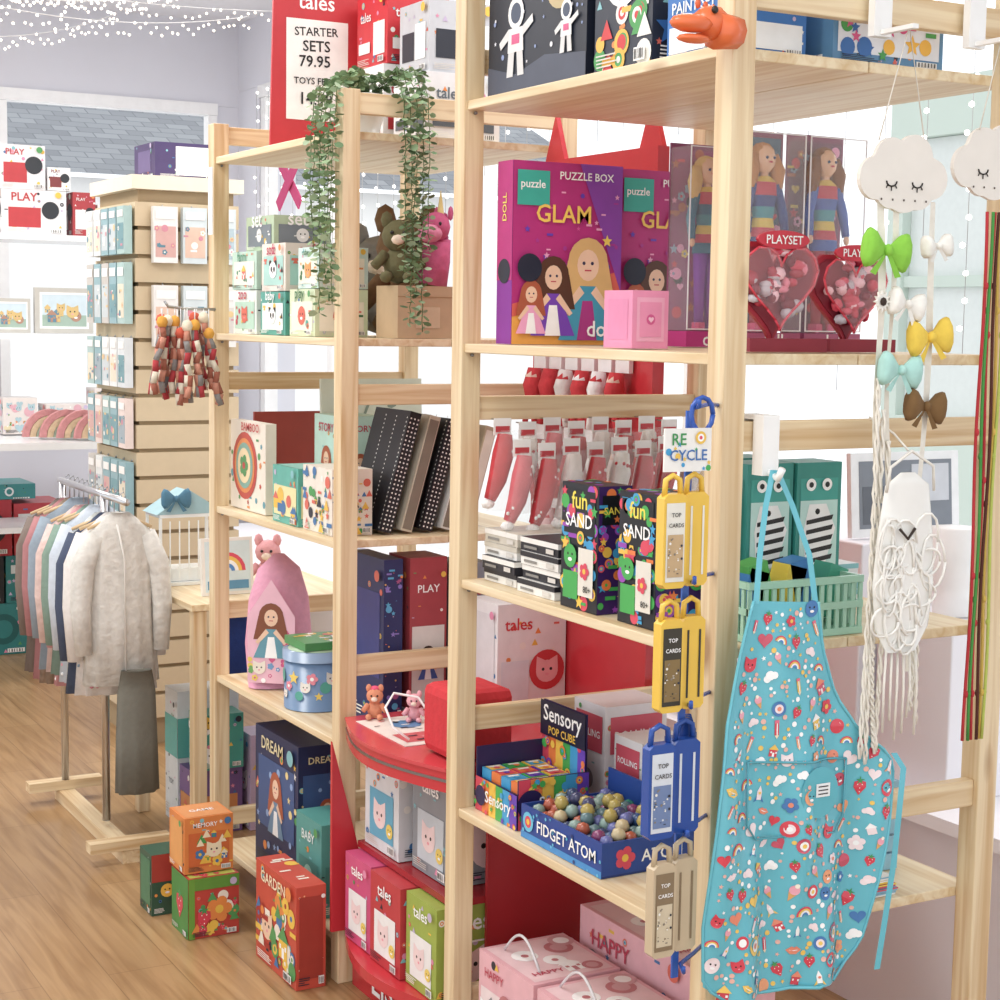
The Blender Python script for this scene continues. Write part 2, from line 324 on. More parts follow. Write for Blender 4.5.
carton('jigsaw_box',1.85,2.22,2.01,.24,.3,.12,'#5b93bf',{'f':[('r',.04,.15,.96,.85,'#e7ebf3'),('b',7,20,['star','dot','bar'],['#e04f8a','#3fa34d','#f5b81c','#2f6fb7'],.05,.1,.95,.9,.25)]})
carton('craft_kit_box',1.88,2.66,2.01,.22,.3,.24,'#e9e9ee',{'f':gen(9,'CRAFT','#c93756','#ffffff',['#2f6fb7','#e04f8a'])})
q=MB(); dm=('#ee6a1f','plastic')
q.ell((1.540,2.13,2.03),(.032,.024,.026),dm); q.ell((1.497,2.12,2.024),(.038,.020,.014),dm); q.ell((1.502,2.12,2.002),(.03,.016,.007),dm)
q.tube([(1.590,2.13,2.02),(1.545,2.13,2.02)],[.024,.029],dm); q.ell((1.530,2.107,2.045),(.006,.004,.006),('#221a14','plastic'))
for i in range(4): q.ell((1.515+i*.014,2.13,2.056-.003*i),(.005,.004,.008),('#d9570f','plastic'),8)
q.build('orange_dinosaur_head_hook')
# ================================================================= level 2 dolls
for i,(x,y) in enumerate(((1.64,2.9),(1.905,2.93))):
    carton('doll_puzzle_box',x,y,1.535,.25,.06,.355,'#c2187f',{'f':[('p',[(0,0),(1,0),(1,.3),(0,.15)],'#f4a92b'),('p',[(0,.15),(1,.3),(1,.42),(0,.22)],'#e8604a'),('p',[(1,.3),(1,1),(.6,1)],'#8f3cb0'),('b',5,30,['dot','star','bar'],['#e04fa0','#b52a9a','#f7a6d0','#6a3cc0'],.05,.3,.97,.85,.05),('r',.03,.76,.32,.95,'#1cb5a3'),('t','puzzle',.17,.87,.22,'#ffffff'),('t','PUZZLE BOX',.66,.93,.5,'#ffffff'),('t','GLAM',.45,.72,.5,'#ffd23f'),('m','doll',.68,.3,.78,('#2f9fc0','#b52a8a','#e3b56a')),('m','doll',.36,.26,.6,('#7a3cc0','#ffffff','#5b3420')),('m','doll',.16,.2,.4,('#f7a6d0','#ffffff','#b5562f')),('c',.14,.42,.11,'#20283c'),('m','star',.85,.58,.1,('#f7d33c',)),('m','star',.9,.16,.12,('#f7d33c',)),('t','doll',.8,.09,.25,'#ffffff')],'s':[('r',0,0,1,1,'#8d1fa0'),('r',0,.35,1,1,'#c2187f'),('c',.5,.4,.4,'#20283c'),('t','DOLL',.5,.75,.9,'#f6e34c',pi/2)]},fine=False)
def doll(q,x,y,z,H,hair,dress,top):
    sk=('#eebd98','plastic')
    for s in(-1,1):
        q.tube([(x+s*.012,y,z+.01*H),(x+s*.013,y,z+.26*H),(x+s*.012,y,z+.48*H)],[.009,.011,.015],(dress,'fabric'))
        q.tube([(x+s*.026,y,z+.78*H),(x+s*.04,y-.004,z+.64*H),(x+s*.042,y-.012,z+.52*H)],[.010,.009,.007],(top,'fabric'))
        q.ell((x+s*.042,y-.014,z+.5*H),(.006,.005,.009),sk,8)
        q.box((x+s*.014-.007,y-.014,z),(x+s*.014+.007,y+.01,z+.015),('#e23b7d','plastic'))
    P=[(.44,.03,.018),(.50,.028,.018),(.55,.024,.015),(.6,.020,.014),(.66,.023,.015),(.72,.027,.016),(.79,.028,.013),(.82,.011,.011)]
    for i in range(len(P)-1):
        a,b=P[i],P[i+1]; q.loft([(x,y,z+a[0]*H,a[1],a[2]),(x,y,z+b[0]*H,b[1],b[2])],((top,'#e0405f','#f3d24f','#3fa3b0')[i%4],'fabric'),14)
    q.tube([(x,y,z+.8*H),(x,y,z+.86*H)],.008,sk)
    q.ell((x,y,z+.91*H),(.021,.02,.026),sk)
    q.ell((x,y+.007,z+.925*H),(.026,.02,.026),(hair,'fabric'))
    for s in(-1,1):
        q.tube([(x+s*.02,y+.005,z+.93*H),(x+s*.029,y,z+.85*H),(x+s*.03,y,z+.72*H)],[.012,.015,.008],(hair,'fabric'))
        q.ell((x+s*.008,y-.018,z+.915*H),(.0035,.003,.003),('#24406e','plastic'),6)
    q.ell((x,y-.019,z+.893*H),(.005,.002,.002),('#d32f55','plastic'),6)
for i,(x,y,c,hr,dr,tp) in enumerate(((1.835,2.42,'#b0557f','#c98a4a','#c23a5a','#35539a'),(1.975,2.42,'#b0557f','#8a5527','#c23a5a','#4a72c5'),(1.90,2.68,'#c2187f','#e6bf6a','#883cb0','#2c7f9a'))):
    q=MB(); w,d,h=.13,.07,.39
    q.box((0,d-.004,0),(w,d,h),'#8f3f6c'); q.box((0,0,0),(w,d-.005,.03),c)
    q.dec((0,d-.004,0),(1,0,0),(0,0,1),(0,-1,0),w,h,[('r',.04,.08,.96,.97,['#3f6f8f','#7a4a6a','#a03a7a'][i]),('b',i,40,['star','heart','dot','bar','flower'],['#f7a6d0','#c96a4a','#8fb0ce','#e5395a','#f3d24f','#2b2f3f'],.05,.1,.95,.95,.16)])
    q.dec((0,0,0),(1,0,0),(0,0,1),(0,-1,0),w,.03,[('t','doll',.5,.5,.4,'#ffffff')])
    doll(q,w/2,d*.5,.032,.335,hr,dr,tp)
    q.box((0.001,0,.031),(w-.001,.0015,h-.01),('#ffffff','clear')); q.box((0,0,.031),(.0015,d-.005,h-.01),('#ffffff','clear'))
    for zz in (.033,h-.012):
        q.box((0,-.001,zz),(w,.001,zz+.002),('#f2f2f5','gloss'))
    for xx in(0,w-.002): q.box((xx,-.001,.035),(xx+.002,.001,h-.012),('#f2f2f5','gloss'))
    q.build('boxed_fashion_doll',(x,y,1.537))
for i,(x,y,w) in enumerate(((1.690,2.225,.18),(1.878,2.25,.165))):
    q=MB(); s=w*1.12; N=(0,-1,0)
    q.prism(heart(w/2,w*.62,s),(0,.05,0),(1,0,0),(0,0,1),N,.008,'#b0122f')
    q.box((.01,-.005,0),(w-.01,.055,.022),'#8f1530')
    q.prism(heart(w/2,w*.62,s*.88),(0,.042,0),(1,0,0),(0,0,1),N,.002,'#8e1630')
    R=random.Random(i)
    for k in range(34):
        a=R.uniform(0,6.28); r=R.uniform(0,.34)*w
        q.ell((w/2+r*cos(a),.03,w*.64+r*sin(a)),(R.uniform(.006,.018),.011,R.uniform(.006,.013)),(R.choice(['#d5294a','#f58aa2','#b3163a','#ffd0da','#7d1530','#e5395a','#c9c3cc']),'gloss'),8)
    q.prism(heart(w/2,w*.64,s*.8),(0,.016,0),(1,0,0),(0,0,1),N,.002,('#ffd6de','clear'))
    for k in range(24):
        t0=heart(w/2,w*.64,s*.8)[k]; t1=heart(w/2,w*.64,s*.8)[(k+1)%24]
        q.tube([(t0[0],.02,t0[1]),(t1[0],.02,t1[1])],.0022,('#e8334f','gloss'),5)
    q.prism(circ(w/2,w*1.02,w*.3,w*.085),(0,.022,0),(1,0,0),(0,0,1),N,.006,'#d8203f'); q.text('PLAYSET',(w/2,.0145,w*1.02),(1,0,0),(0,0,1),N,.001,'#ffffff',width=w*.42)
    q.build('heart_shaped_playset_pack',(x,y,1.537))
carton('pink_toy_safe',1.63,2.46,1.536,.075,.09,.1,'#ee8fb8',{'f':[('r',.12,.12,.88,.88,'#f3a9c8'),('r',.2,.2,.8,.8,'#ee8fb8'),('c',.5,.5,.12,'#d94f92'),('m','heart',.5,.5,.16,('#f7c3d9',))],'s':[('r',.15,.15,.85,.85,'#e987b3')]},fine=False)
# ================================================================= level 3
def stack(name,x,y,z,w,d,n,h,cols,seed=0):
    q=MB();R=random.Random(seed)
    for i in range(n):
        a=R.uniform(-.006,.006); b=R.uniform(-.006,.006); z0=i*(h+.0008)
        q.box((a,b,z0),(w+a,d+b,z0+h),cols[i%len(cols)])
        q.box((a-.001,b-.001,z0+h*.6),(w+a+.001,d+b+.001,z0+h*.98),cols[(i+1)%len(cols)])
        q.dec((a-.001,b+d,z0),(0,-1,0),(0,0,1),(-1,0,0),d,h,[('r',.1,.2,.45,.4,'#8d8a84'),('r',.7,.15,.9,.5,'#d9d4cc')])
    return q.build(name,(x,y,z+.001))
stack('stack_of_card_games',1.63,2.69,1.06,.15,.14,4,.026,['#f1efe9','#23232a'],1)
stack('stack_of_card_games',1.63,2.85,1.06,.15,.13,4,.026,['#f1efe9','#2b2b33','#f1efe9','#cfc8b8'],2)
for (x,y,w,d,sd) in ((1.615,2.53,.07,.125,1),(1.62,2.355,.1,.115,2)):
    cl=['#e5395a','#f7c61e','#35b24a','#26a3dc','#a23cc0','#f47b20']
    L=[('b',sd,60,['dot','star','ring','bar'],cl,.02,.02,.98,.98,.2),('r',.08,.6,.92,.95,'#14171f'),('t','fun',.5,.87,.42,'#f7e31e'),('t','SAND',.5,.71,.72,'#ffffff'),('r',.1,.08,.5,.3,'#35b24a'),('r',.52,.12,.92,.5,'#e9e4d8'),('m','face',.3,.42,.36,('#35b24a',)),('m','flower',.7,.32,.3,('#e5395a','#ffffff','#f7c61e')),('t','80+',.78,.18,.2,'#222222')]
    carton('play_sand_kit_box',x,y,1.06,w,d,.23,'#161a24',{'s':L,'f':[('r',0,0,1,1,'#3d1a66'),('b',sd+5,50,['dot','star','bar','ring'],cl,.0,.0,1,1,.26),('r',.1,.7,.9,.93,'#14171f'),('t','SAND',.5,.81,.7,'#f7e31e')],'t':[('b',3,10,['dot'],cl,0,0,1,1,.2)]},fine=False)
q=MB(); bm=('#a5d8bd','plastic'); w,d,h=.235,.11,.1
for k in range(15):
    x=w*k/14
    for y in(0,d): q.box((x-.004,y-.002,0.005),(x+.004,y+.002,h-.013),bm)
for k in range(1,7):
    y=d*k/7
    for x in(0,w): q.box((x-.002,y-.004,0.005),(x+.002,y+.004,h-.013),bm)
for z in (0,.045,h-.012):
    q.box((-.004,-.004,z),(w+.004,.003,z+.012),bm);q.box((-.004,d-.003,z),(w+.004,d+.004,z+.012),bm);q.box((-.0041,.0035,z+.0003),(.003,d-.0035,z+.0117),bm);q.box((w-.003,.0035,z+.0003),(w+.0041,d-.0035,z+.0117),bm)
q.box((.004,.004,.001),(w-.004,d-.004,.004),bm)
for k,(c,t) in enumerate((('#2e7fc4',.3),('#4fb04a',-.25),('#f3d21f',.25),('#2e7fc4',-.2),('#39a98b',.35))):
    M=Matrix.Translation((.015+.042*k,.05,.03))@Matrix.Rotation(t,4,'Y'); q.box((0,0,0),(.04,.045,.09),c,M)
q.build('mint_storage_basket',(1.70,2.20,1.061))
for k,(x,y) in enumerate(((1.80,2.345),(1.905,2.34),(1.85,2.46))):
    carton('zebra_craft_box',x,y,1.06,.1,.08,.28,'#27958b',{'f':[('r',.08,.05,.92,.9,'#2fa79c'),('r',.08,.3,.92,.76,'#bfe6e0'),('m','zebra',.55,.54,1.1),('c',.3,.86,.11,'#ffffff'),('c',.3,.86,.05,'#222222'),('c',.65,.86,.11,'#ffffff'),('c',.65,.86,.05,'#222222')],'s':[('r',.1,.1,.9,.9,'#1d8378')]},fine=False)
q=MB(); q.box((0,0,0),(.34,.015,.2),'#eceded'); q.dec((0,0,0),(1,0,0),(0,0,1),(0,-1,0),.34,.2,[('r',.07,.1,.93,.9,'#7b828c'),('r',.1,.15,.6,.6,'#5c626c'),('r',.55,.4,.9,.85,'#c9ccd2')])
q.build('framed_photo_board',(2.66,3.06,1.085),rot=(-.08,0,0))
q=MB(); q.box((2.64,3.0,.53),(3.02,3.25,1.08),('#eceaf0','wall')); q.build('tall_white_plinth',bevel=.004)
stack('flat_box_pile',2.02,2.46,1.06,.14,.2,3,.024,['#dfe3e6','#7fc1c9'],4)
# ================================================================= level 4
q=MB(); w,d=.16,.175; rb=['#e5395a','#f47b20','#f7c61e','#35b24a','#26a3dc','#6a3cc0']
q.box((0,0,0),(w,d,.005),'#222244')
for a,b in (((0,0,.005),(w,.004,.1)),((0,d-.004,.005),(w,d,.13)),((0,.0041,.005),(.004,d-.0041,.07))): q.box(a,b,'#2a1e55')
q.box((w-.004,.0041,.005),(w,d-.0041,.215),'#2a1e55')
for f in (((0,d,0),(0,-1,0),(0,0,1),(-1,0,0),d,.07),((0,0,0),(1,0,0),(0,0,1),(0,-1,0),w,.1)):
    q.dec(*f,[('r',i/6,0,(i+1)/6,1,rb[i]) for i in range(6)]+[('b',4,30,['dot','star','ring'],rb,0,0,1,1,.16),('c',.16,.5,.3,'#2a1e55'),('t','Sensory',.58,.5,.6,'#ffffff')])
q.dec((w-.004,d,.07),(0,-1,0),(0,0,1),(-1,0,0),d,.145,[('r',i/6,.0,(i+1)/6,.5,rb[i]) for i in range(6)]+[('b',9,20,['dot','ring'],rb,0,0,1,.5,.14),('r',.0,.5,1,1,'#181c3c'),('t','Sensory',.5,.8,.85,'#ffffff'),('t','POP CUBE',.5,.6,.6,'#f7c61e')])
for i in range(3):
    for j in range(4):
        for k in range(2):
            x=.01+i*.046;y=.01+j*.04;z=.006+k*.042
            q.box((x,y,z),(x+.042,y+.037,z+.04),rb[(i*5+j*3+k)%6]); q.dec((x,y,z+.04),(1,0,0),(0,1,0),(0,0,1),.042,.037,[('r',.1,.1,.9,.9,rb[(i+j*2+k+1)%6]),('r',.2,.55,.8,.8,'#f4f1ea'),('c',.5,.35,.18,rb[(i+j+3)%6])])
q.build('pop_cube_counter_display',(1.625,2.815,.586))
q=MB(); w,d,h=.2,.29,.065
q.box((0,0,0),(w,d,.004),'#14367e')
for a,b in (((0,0,.004),(w,.004,h)),((0,d-.004,.004),(w,d,h)),((0,.0041,.004),(.004,d-.0041,h)),((w-.004,.0041,.004),(w,d-.0041,h+.05))): q.box(a,b,'#17479e')
q.dec((0,d,0),(0,-1,0),(0,0,1),(-1,0,0),d,h,[('r',0,.0,1,.2,'#2f8fd6'),('b',4,26,['dot','star','ring'],['#2f8fd6','#5cc5e8','#1a3a80'],0,.0,1,1,.12),('m','ring',.1,.55,.6,('#5cc5e8','#e5395a','#f7c61e')),('t','FIDGET ATOM',.58,.55,.72,'#ffffff')])
q.dec((0,0,0),(1,0,0),(0,0,1),(0,-1,0),w,h,[('m','flower',.25,.5,.8,('#e5395a','#ffffff','#f7c61e')),('t','ATOM',.65,.5,.45,'#ffffff')])
R=random.Random(5)
for i in range(7):
    for j in range(10):
        q.ell((.024+i*.0255,.022+j*.027,.045+R.uniform(0,.02)+.012*sin(i*.5)),.0145,(R.choice(['#5f7f86','#3b5b8f','#8aa7a0','#b5563b','#2b8f7a','#6a70b0','#c9b58a','#34466e','#8a3b6e']),'gloss'),8)
for i in range(14): 
    x=.03+R.uniform(0,.14);y=.03+R.uniform(0,.22); q.ell((x,y,.083),.0145,(R.choice(['#3b8f5a','#3b5b8f','#b5a04b','#44466e']),'gloss'),8)
q.build('fidget_ball_counter_display',(1.615,2.495,.586))
for (x,y,w,d,h,c) in ((1.85,2.72,.12,.1,.17,'#f0eef0'),(1.86,2.56,.1,.1,.2,'#3b62b5'),(1.84,2.84,.15,.12,.22,'#e9e2e6')):
    carton('small_gadget_box',x,y,.585,w,d,h,c,both([('r',.08,.55,.92,.9,'#d94b62'),('t','ROLLING',.5,.72,.7,'#ffffff'),('m','dot',.5,.28,.35,('#8a8f98',))]))
q=MB()
for i in range(5):
    for j in range(3): q.box((.0,.004+.03*j,.001+i*.034),(.1,.028+.03*j,.03+i*.034),('#8cc4dc','plastic'))
q.build('stack_of_blue_pots',(2.04,2.3,.586))
stack('pile_of_comics',1.92,2.2,.585,.12,.1,5,.006,['#f1efe9','#7fb6d2','#d94b62','#f3d21f'],7)
# ================================================================= level 5
for i,(x,y,w,d,h) in enumerate(((1.62,2.5,.2,.22,.19),(1.62,2.735,.2,.22,.19),(1.84,2.52,.2,.4,.26))):
    carton('pink_kitchen_toy_box',x,y,.11,w,d,h,'#eeb3bd',{'f':[('r',.05,.05,.95,.6,'#f6dfe2'),('t','HAPPY',.3,.8,.4,'#c93756'),('b',4,8,['house','ring','cat'],['#c9787f','#ffffff','#d9a2a8'],.1,.1,.9,.55,.3)],'s':[('r',.05,.08,.95,.62,'#f4dfe1'),('b',6+i,9,['house','ring','cat','bar'],['#c9787f','#ffffff','#d9a2a8','#b0606a','#8f8a90'],.08,.1,.92,.58,.3),('t','HAPPY',.3,.8,.35,'#c93756')],'t':[('r',.05,.05,.95,.95,'#f3cfd4'),('b',6,6,['ring','house'],['#c9787f','#ffffff','#d9a2a8'],.3,.1,.92,.9,.3),('t','HAPPY',.3,.2,.35,'#c93756')]})
q=MB()
for k in range(2):
    q.tube([(1.66,2.56+.22*k+.14*t/12,.305+.05*sin(pi*t/12)) for t in range(13)],.003,('#d9d5d8','plastic'),6)
q.build('wire_basket_handles')
# ================================================================= peg displays on the near post
q=MB(); bl=('#1f56b8','plastic')
q.box((1.500,2.108,.56),(1.512,2.112,1.45),('#2a62c4','plastic'))
for z in (1.455,1.19,1.0,.8,.585):
    q.tube([(1.588,2.15,z),(1.55,2.12,z+.004),(1.51,2.10,z),(1.488,2.06,z+.004),(1.484,2.055,z+.014)],.0035,bl,6)
q.build('blue_clip_strip')
q=MB(); q.tube([(1.515+.02*cos(a),2.09,1.445+.026*sin(a)) for a in [2*pi*i/12 for i in range(13)]],.004,bl,6)
q.box((1.445,2.085,1.36),(1.53,2.089,1.425),'#f3f1ec'); q.dec((1.445,2.085,1.36),(1,0,0),(0,0,1),(0,-1,0),.085,.065,[('b',4,10,['dot','star'],['#35b24a','#26a3dc','#f7c61e'],0,0,1,1,.14),('t','RE',.3,.75,.3,'#2f9b4c'),('t','CYCLE',.5,.38,.8,'#2f6fb7'),('m','ring',.75,.78,.3,('#f3c21f','#ffffff','#e5395a'))]); q.build('recycling_label_card')
def case(name,x,z,c,lab,txt,y=2.075,w=.042,h=.15):
    q=MB(); pm=(c,'plastic')
    for dx,dy in ((0,0),(w+.006,.012)):
        pts=[(0.006,0),(w-.006,0),(w,.006),(w,h*.8),(w-.008,h*.84),(.008,h*.84),(0,h*.8),(0,.006)]
        q.prism(pts,(dx,dy+.02,0),(1,0,0),(0,0,1),(0,-1,0),.02,pm)
        q.tube([(dx+w*.15,dy+.01,h*.82),(dx+w*.2,dy+.01,h*.96),(dx+w*.5,dy+.01,h),(dx+w*.8,dy+.01,h*.96),(dx+w*.85,dy+.01,h*.82)],.0045,pm,6)
        if dx==0: q.dec((dx+w*.1,dy,h*.06),(1,0,0),(0,0,1),(0,-1,0),w*.8,h*.7,[('r',0,0,1,1,lab),('r',.08,.06,.92,.6,txt),('b',7,24,['bar','dot'],[lab,'#2b2f3f','#f4f1ea','#8a7f70'],.1,.1,.9,.56,.1),('t','TOP',.5,.85,.5,'#ffffff' if lab[1]<'9' else '#333333'),('t','CARDS',.5,.72,.8,'#ffffff' if lab[1]<'9' else '#333333')])
        else: q.dec((dx+w*.2,dy,h*.1),(1,0,0),(0,0,1),(0,-1,0),w*.6,h*.62,[('r',0,0,.15,1,lab),('r',.85,0,1,1,lab)])
    return q.build(name,(x,y,z))
case('yellow_quiz_case',1.440,1.185,'#f0c212','#e9e6da','#c9a878',h=.17)
case('yellow_quiz_case',1.440,.995,'#f0c212','#3a3528','#8a6f3a',h=.17)
case('blue_quiz_case',1.425,.80,'#1d4fa8','#d9e0ea','#6d86b5',h=.175,w=.048)
case('beige_game_case',1.438,.612,'#cdb896','#8d7656','#d6c6a6',h=.175)
q=MB()
for s in range(3): q.prism([(0,0),(.03,.0),(.03,.14),(.02,.165),(.01,.165),(0,.14)],(1.50+.008*s,2.112+.010*s,.81),(1,0,0),(0,0,1),(0,-1,0),.006,('#16408f','plastic'))
q.build('blue_card_holder_set')
# ================================================================= APRON
def ay(x,z):
    t=(1.15-z)/.63
    return 2.080+.013*sin((x-1.55)*40+z*5)*min(1,t*1.4+.15)+.006*sin((x)*80-z*9)*t-.012*t
def edges(t):
    L=[(0,1.617),(.12,1.596),(.3,1.565),(.5,1.55),(.8,1.533),(.95,1.535),(1,1.58)]
    Rr=[(0,1.745),(.12,1.757),(.25,1.79),(.34,1.83),(.42,1.895),(.46,1.91),(.7,1.882),(.9,1.855),(.96,1.835),(1,1.79)]
    def it(A):
        for i in range(len(A)-1):
            if A[i][0]<=t<=A[i+1][0]:
                f=(t-A[i][0])/(A[i+1][0]-A[i][0]); return A[i][1]+f*(A[i+1][1]-A[i][1])
        return A[-1][1]
    return it(L),it(Rr)
q=MB(); NX,NZ=40,60; vs=[];fs=[]
def az(t,s): return 1.155-.635*t-.010*s*(1-t)
for j in range(NZ+1):
    t=j/NZ; l,r=edges(t)
    for i in range(NX+1):
        s=i/NX; x=l+(r-l)*s; z=az(t,s); vs.append((x,ay(x,z),z))
for j in range(NZ):
    for i in range(NX): a=j*(NX+1)+i; fs.append((a,a+1,a+NX+2,a+NX+1))
TEAL=mat('#5bc0d2','gloss'); q.add(vs,fs,TEAL,True)
R=random.Random(11); placed=[]; tries=0
while len(placed)<460 and tries<26000:
    tries+=1; t=R.uniform(.02,.985); l,r=edges(t); x=R.uniform(l+.012,r-.012); z=az(t,.5)
    big=tries<9000; sz=R.uniform(.021,.032) if big else R.uniform(.005,.009)
    if any((x-a)**2+(z-b)**2<((.56 if big else .5)*(sz+c))**2 for a,b,c in placed): continue
    placed.append((x,z,sz))
    kd=R.choice(['heart','rainbow','berry','flower','cloud','cone','pencil','lips','face','house','rainbow','cat','berry','cone','ring','rocket']) if big else R.choice(['dot','star','dot'])
    cc=(R.choice(['#e5394f','#f28a6a','#f7c948','#f5a06a','#e5394f','#d94f6a','#fbe7ea','#3f7fc0']),R.choice(['#ffffff','#fbe7ea']),R.choice(['#f7c948','#ffffff','#f28a6a']))
    if not big: cc=(R.choice(['#ffffff','#f7c948','#f4b8a8']),)*3
    a=R.uniform(-.6,.6); ca,sa=cos(a),sin(a)
    for j,(pts,c) in enumerate(motif(kd,*cc)):
        P=[]
        for px,pz in pts:
            X=x+sz*(px*ca-pz*sa); Z=z+sz*(px*sa+pz*ca); P.append((X,ay(X,Z)-.0012-.0003*j,Z))
        q.add(P,[tuple(range(len(P)))],(c,'gloss'))
for side in (0,1):
    pth=[]
    for j in range(0,NZ+1,2):
        t=j/NZ; x=edges(t)[side]; z=az(t,side); pth.append((x,ay(x,z),z))
    q.tube(pth,.0028,TEAL,6)
q.tube([(edges(1)[0]+(edges(1)[1]-edges(1)[0])*i/10,ay(1.6+.02*i,.52),az(1,i/10)) for i in range(11)],.003,TEAL,6)
pk=[(1.615,.90),(1.612,.80),(1.63,.775),(1.79,.765),(1.81,.79),(1.81,.885)]
q.tube([(x,ay(x,z)-.004,z) for x,z in pk],.0018,('#49a9ba','gloss'),5)
q.tube([(1.615+.0195*i,ay(1.615+.0195*i,.895)-.004,.899-.0014*i) for i in range(11)],.002,('#49a9ba','gloss'),5)
q.flat(circ(0,0,.037,.042,n=24),(1.745,ay(1.745,.84)-.008,.84),(1,0,0),(0,0,1),(0,-1,0),0,('#50b8c8','plastic'))
q.flat(rect(-.014,-.022,.014,.0),(1.75,ay(1.745,.84)-.0095,.855),(1,0,0),(0,0,1),(0,-1,0),0,('#f3f6f7','paper'))
for k in range(3): q.flat(rect(-.010,-.004-.006*k,.010,-.006-.006*k),(1.75,ay(1.745,.84)-.0100,.855),(1,0,0),(0,0,1),(0,-1,0),0,('#333333','paper'))
def strap(P,w=.010,m=TEAL):
    vs=[];n=len(P)
    for (x,y,z) in P: vs+=[(x-w/2,y,z),(x+w/2,y-.002,z)]
    q.add(vs,[(2*i,2*i+1,2*i+3,2*i+2) for i in range(n-1)],m,True)
strap([(1.668,2.11,1.355),(1.648,2.10,1.30),(1.632,2.09,1.23),(1.621,2.082,1.15)])
strap([(1.672,2.105,1.355),(1.70,2.10,1.30),(1.73,2.09,1.22),(1.742,2.085,1.14)])
strap([(1.905,2.07,.885),(1.918,2.06,.86),(1.912,2.06,.78),(1.905,2.06,.70),(1.89,2.06,.6),(1.878,2.06,.525)],.011)
strap([(1.553,2.065,.86),(1.56,2.065,.8),(1.555,2.06,.75)],.008)
q.build('childrens_patterned_apron')
q=MB(); hm=('#f7f7f5','plastic')
q.prism([(2.12,1.345),(2.146,1.345),(2.146,1.4325),(2.172,1.4325),(2.172,1.41),(2.18,1.41),(2.18,1.44),(2.12,1.44)],(1.655,0,0),(0,1,0),(0,0,1),(1,0,0),.032,hm); q.tube([(1.671,2.122,1.35),(1.671,2.10,1.342),(1.671,2.09,1.358)],.006,hm,8)
q.build('white_over_rail_hook')
# ================================================================= CLOUD MOBILES
def cloud(q,cx,y,cz,w):
    out=[]
    C=[(-.32,-.02,.19),(-.14,.14,.2),(.12,.17,.21),(.33,-.0,.18),(0,-.05,.26),(-.15,-.1,.18),(.17,-.1,.18)]
    for i in range(72):
        a=2*pi*i/72; best=0
        for x0,z0,r in C:
            b=x0*cos(a)+z0*sin(a); c=x0*x0+z0*z0-r*r; D=b*b-c
            if D>0: best=max(best,b+math.sqrt(D))
        out.append((cx+w*best*cos(a),cz+w*best*sin(a)))
    q.prism(out,(0,y,0),(1,0,0),(0,0,1),(0,-1,0),.008,('#ebe4da','matte'))
    for s in (-1,1):
        ex=cx+s*.15*w
        q.tube([(ex+.06*w*cos(a),y-.009,cz-.04*w+.045*w*sin(a)) for a in [pi+pi*k/6 for k in range(7)]],.0013,('#2b2522','matte'),5)
        for a in (pi*1.25,pi*1.5,pi*1.75): q.tube([(ex+.06*w*cos(a),y-.009,cz-.04*w+.045*w*sin(a)),(ex+.085*w*cos(a),y-.009,cz-.04*w+.085*w*sin(a))],.0011,('#2b2522','matte'),4)
    for k in range(-2,3): q.ell((cx+.13*w*k,y-.009,cz-.2*w),(.002,.001,.002),('#5a5048','matte'),6)
def bow(q,x,y,z,w,c,rot=0):
    M=Matrix.Rotation(rot,3,'Y')
    for s in(-1,1):
        rings=[(0,.004),(.12,.012),(.3,.026),(.42,.030),(.5,.020)]
        vs=[];n=12
        for t,r in rings:
            for k in range(n):
                a=2*pi*k/n; vs.append(M@Vector((s*t*w,-.004+r*.45*cos(a),r*w/.08*sin(a)+.006*sin(3*a)*t))+Vector((x,y,z)))
        fs=[(i*n+k,i*n+(k+1)%n,(i+1)*n+(k+1)%n,(i+1)*n+k) for i in range(4) for k in range(n)]+[tuple(4*n+k for k in range(n))]
        q.add(vs,fs,(c,'fabric'),True)
        P=[M@Vector(p)+Vector((x,y,z)) for p in ((0,-.006,0),(s*.1*w,-.008,-.1*w),(s*.36*w,-.008,-.42*w),(s*.22*w,-.008,-.46*w),(s*.02*w,-.006,-.1*w))]
        q.add(P,[(0,1,2,3,4)],(c,'fabric'))
    q.ell((x,y-.008,z),(w*.09,.008,w*.11),(c,'fabric'),10)
q=MB(); Y=2.07; cx=1.872; cz=1.815
cloud(q,cx,Y,cz,.178)
q.tube([(cx-.05,Y-.002,cz+.055),(cx+.005,Y,2.05),(cx+.045,Y-.002,cz+.055)],.0012,('#e9e2d4','fabric'),5)
q.box((cx-.018,2.125,2.04),(cx+.018,2.14,2.15),('#f4f4f2','plastic')); q.box((cx-.006,2.05,2.043),(cx+.006,2.124,2.05),('#f4f4f2','plastic'))
def tape(q,x0,x1,z0,z1,c,w=.012,y=None,sw=.005,ph=0):
    y=Y-.004 if y is None else y; n=18; vs=[]
    for i in range(n+1):
        t=i/n; x=x0+(x1-x0)*t+sw*sin(5*t+ph); z=z0+(z1-z0)*t
        vs+=[(x-w/2,y+.003*sin(9*t+ph),z),(x+w/2,y+.003*sin(9*t+ph+1),z)]
    q.add(vs,[(2*i,2*i+1,2*i+3,2*i+2) for i in range(n)],(c,'fabric'),True)
def twist(q,x,z0,z1,c='#efe9dc',y=None,r=.003,ph=0,sw=.004):
    y=Y-.006 if y is None else y
    for k in range(2):
        q.tube([(x+sw*sin(3*t/30+ph)+r*cos(t*1.7+k*pi),y+r*sin(t*1.7+k*pi),z0+(z1-z0)*t/30) for t in range(31)],r*.8,(c,'fabric'),5)
tape(q,1.826,1.850,1.78,1.30,'#eee8da',.014,ph=1)
tape(q,1.858,1.868,1.77,1.25,'#eae3d4',.010,ph=2)
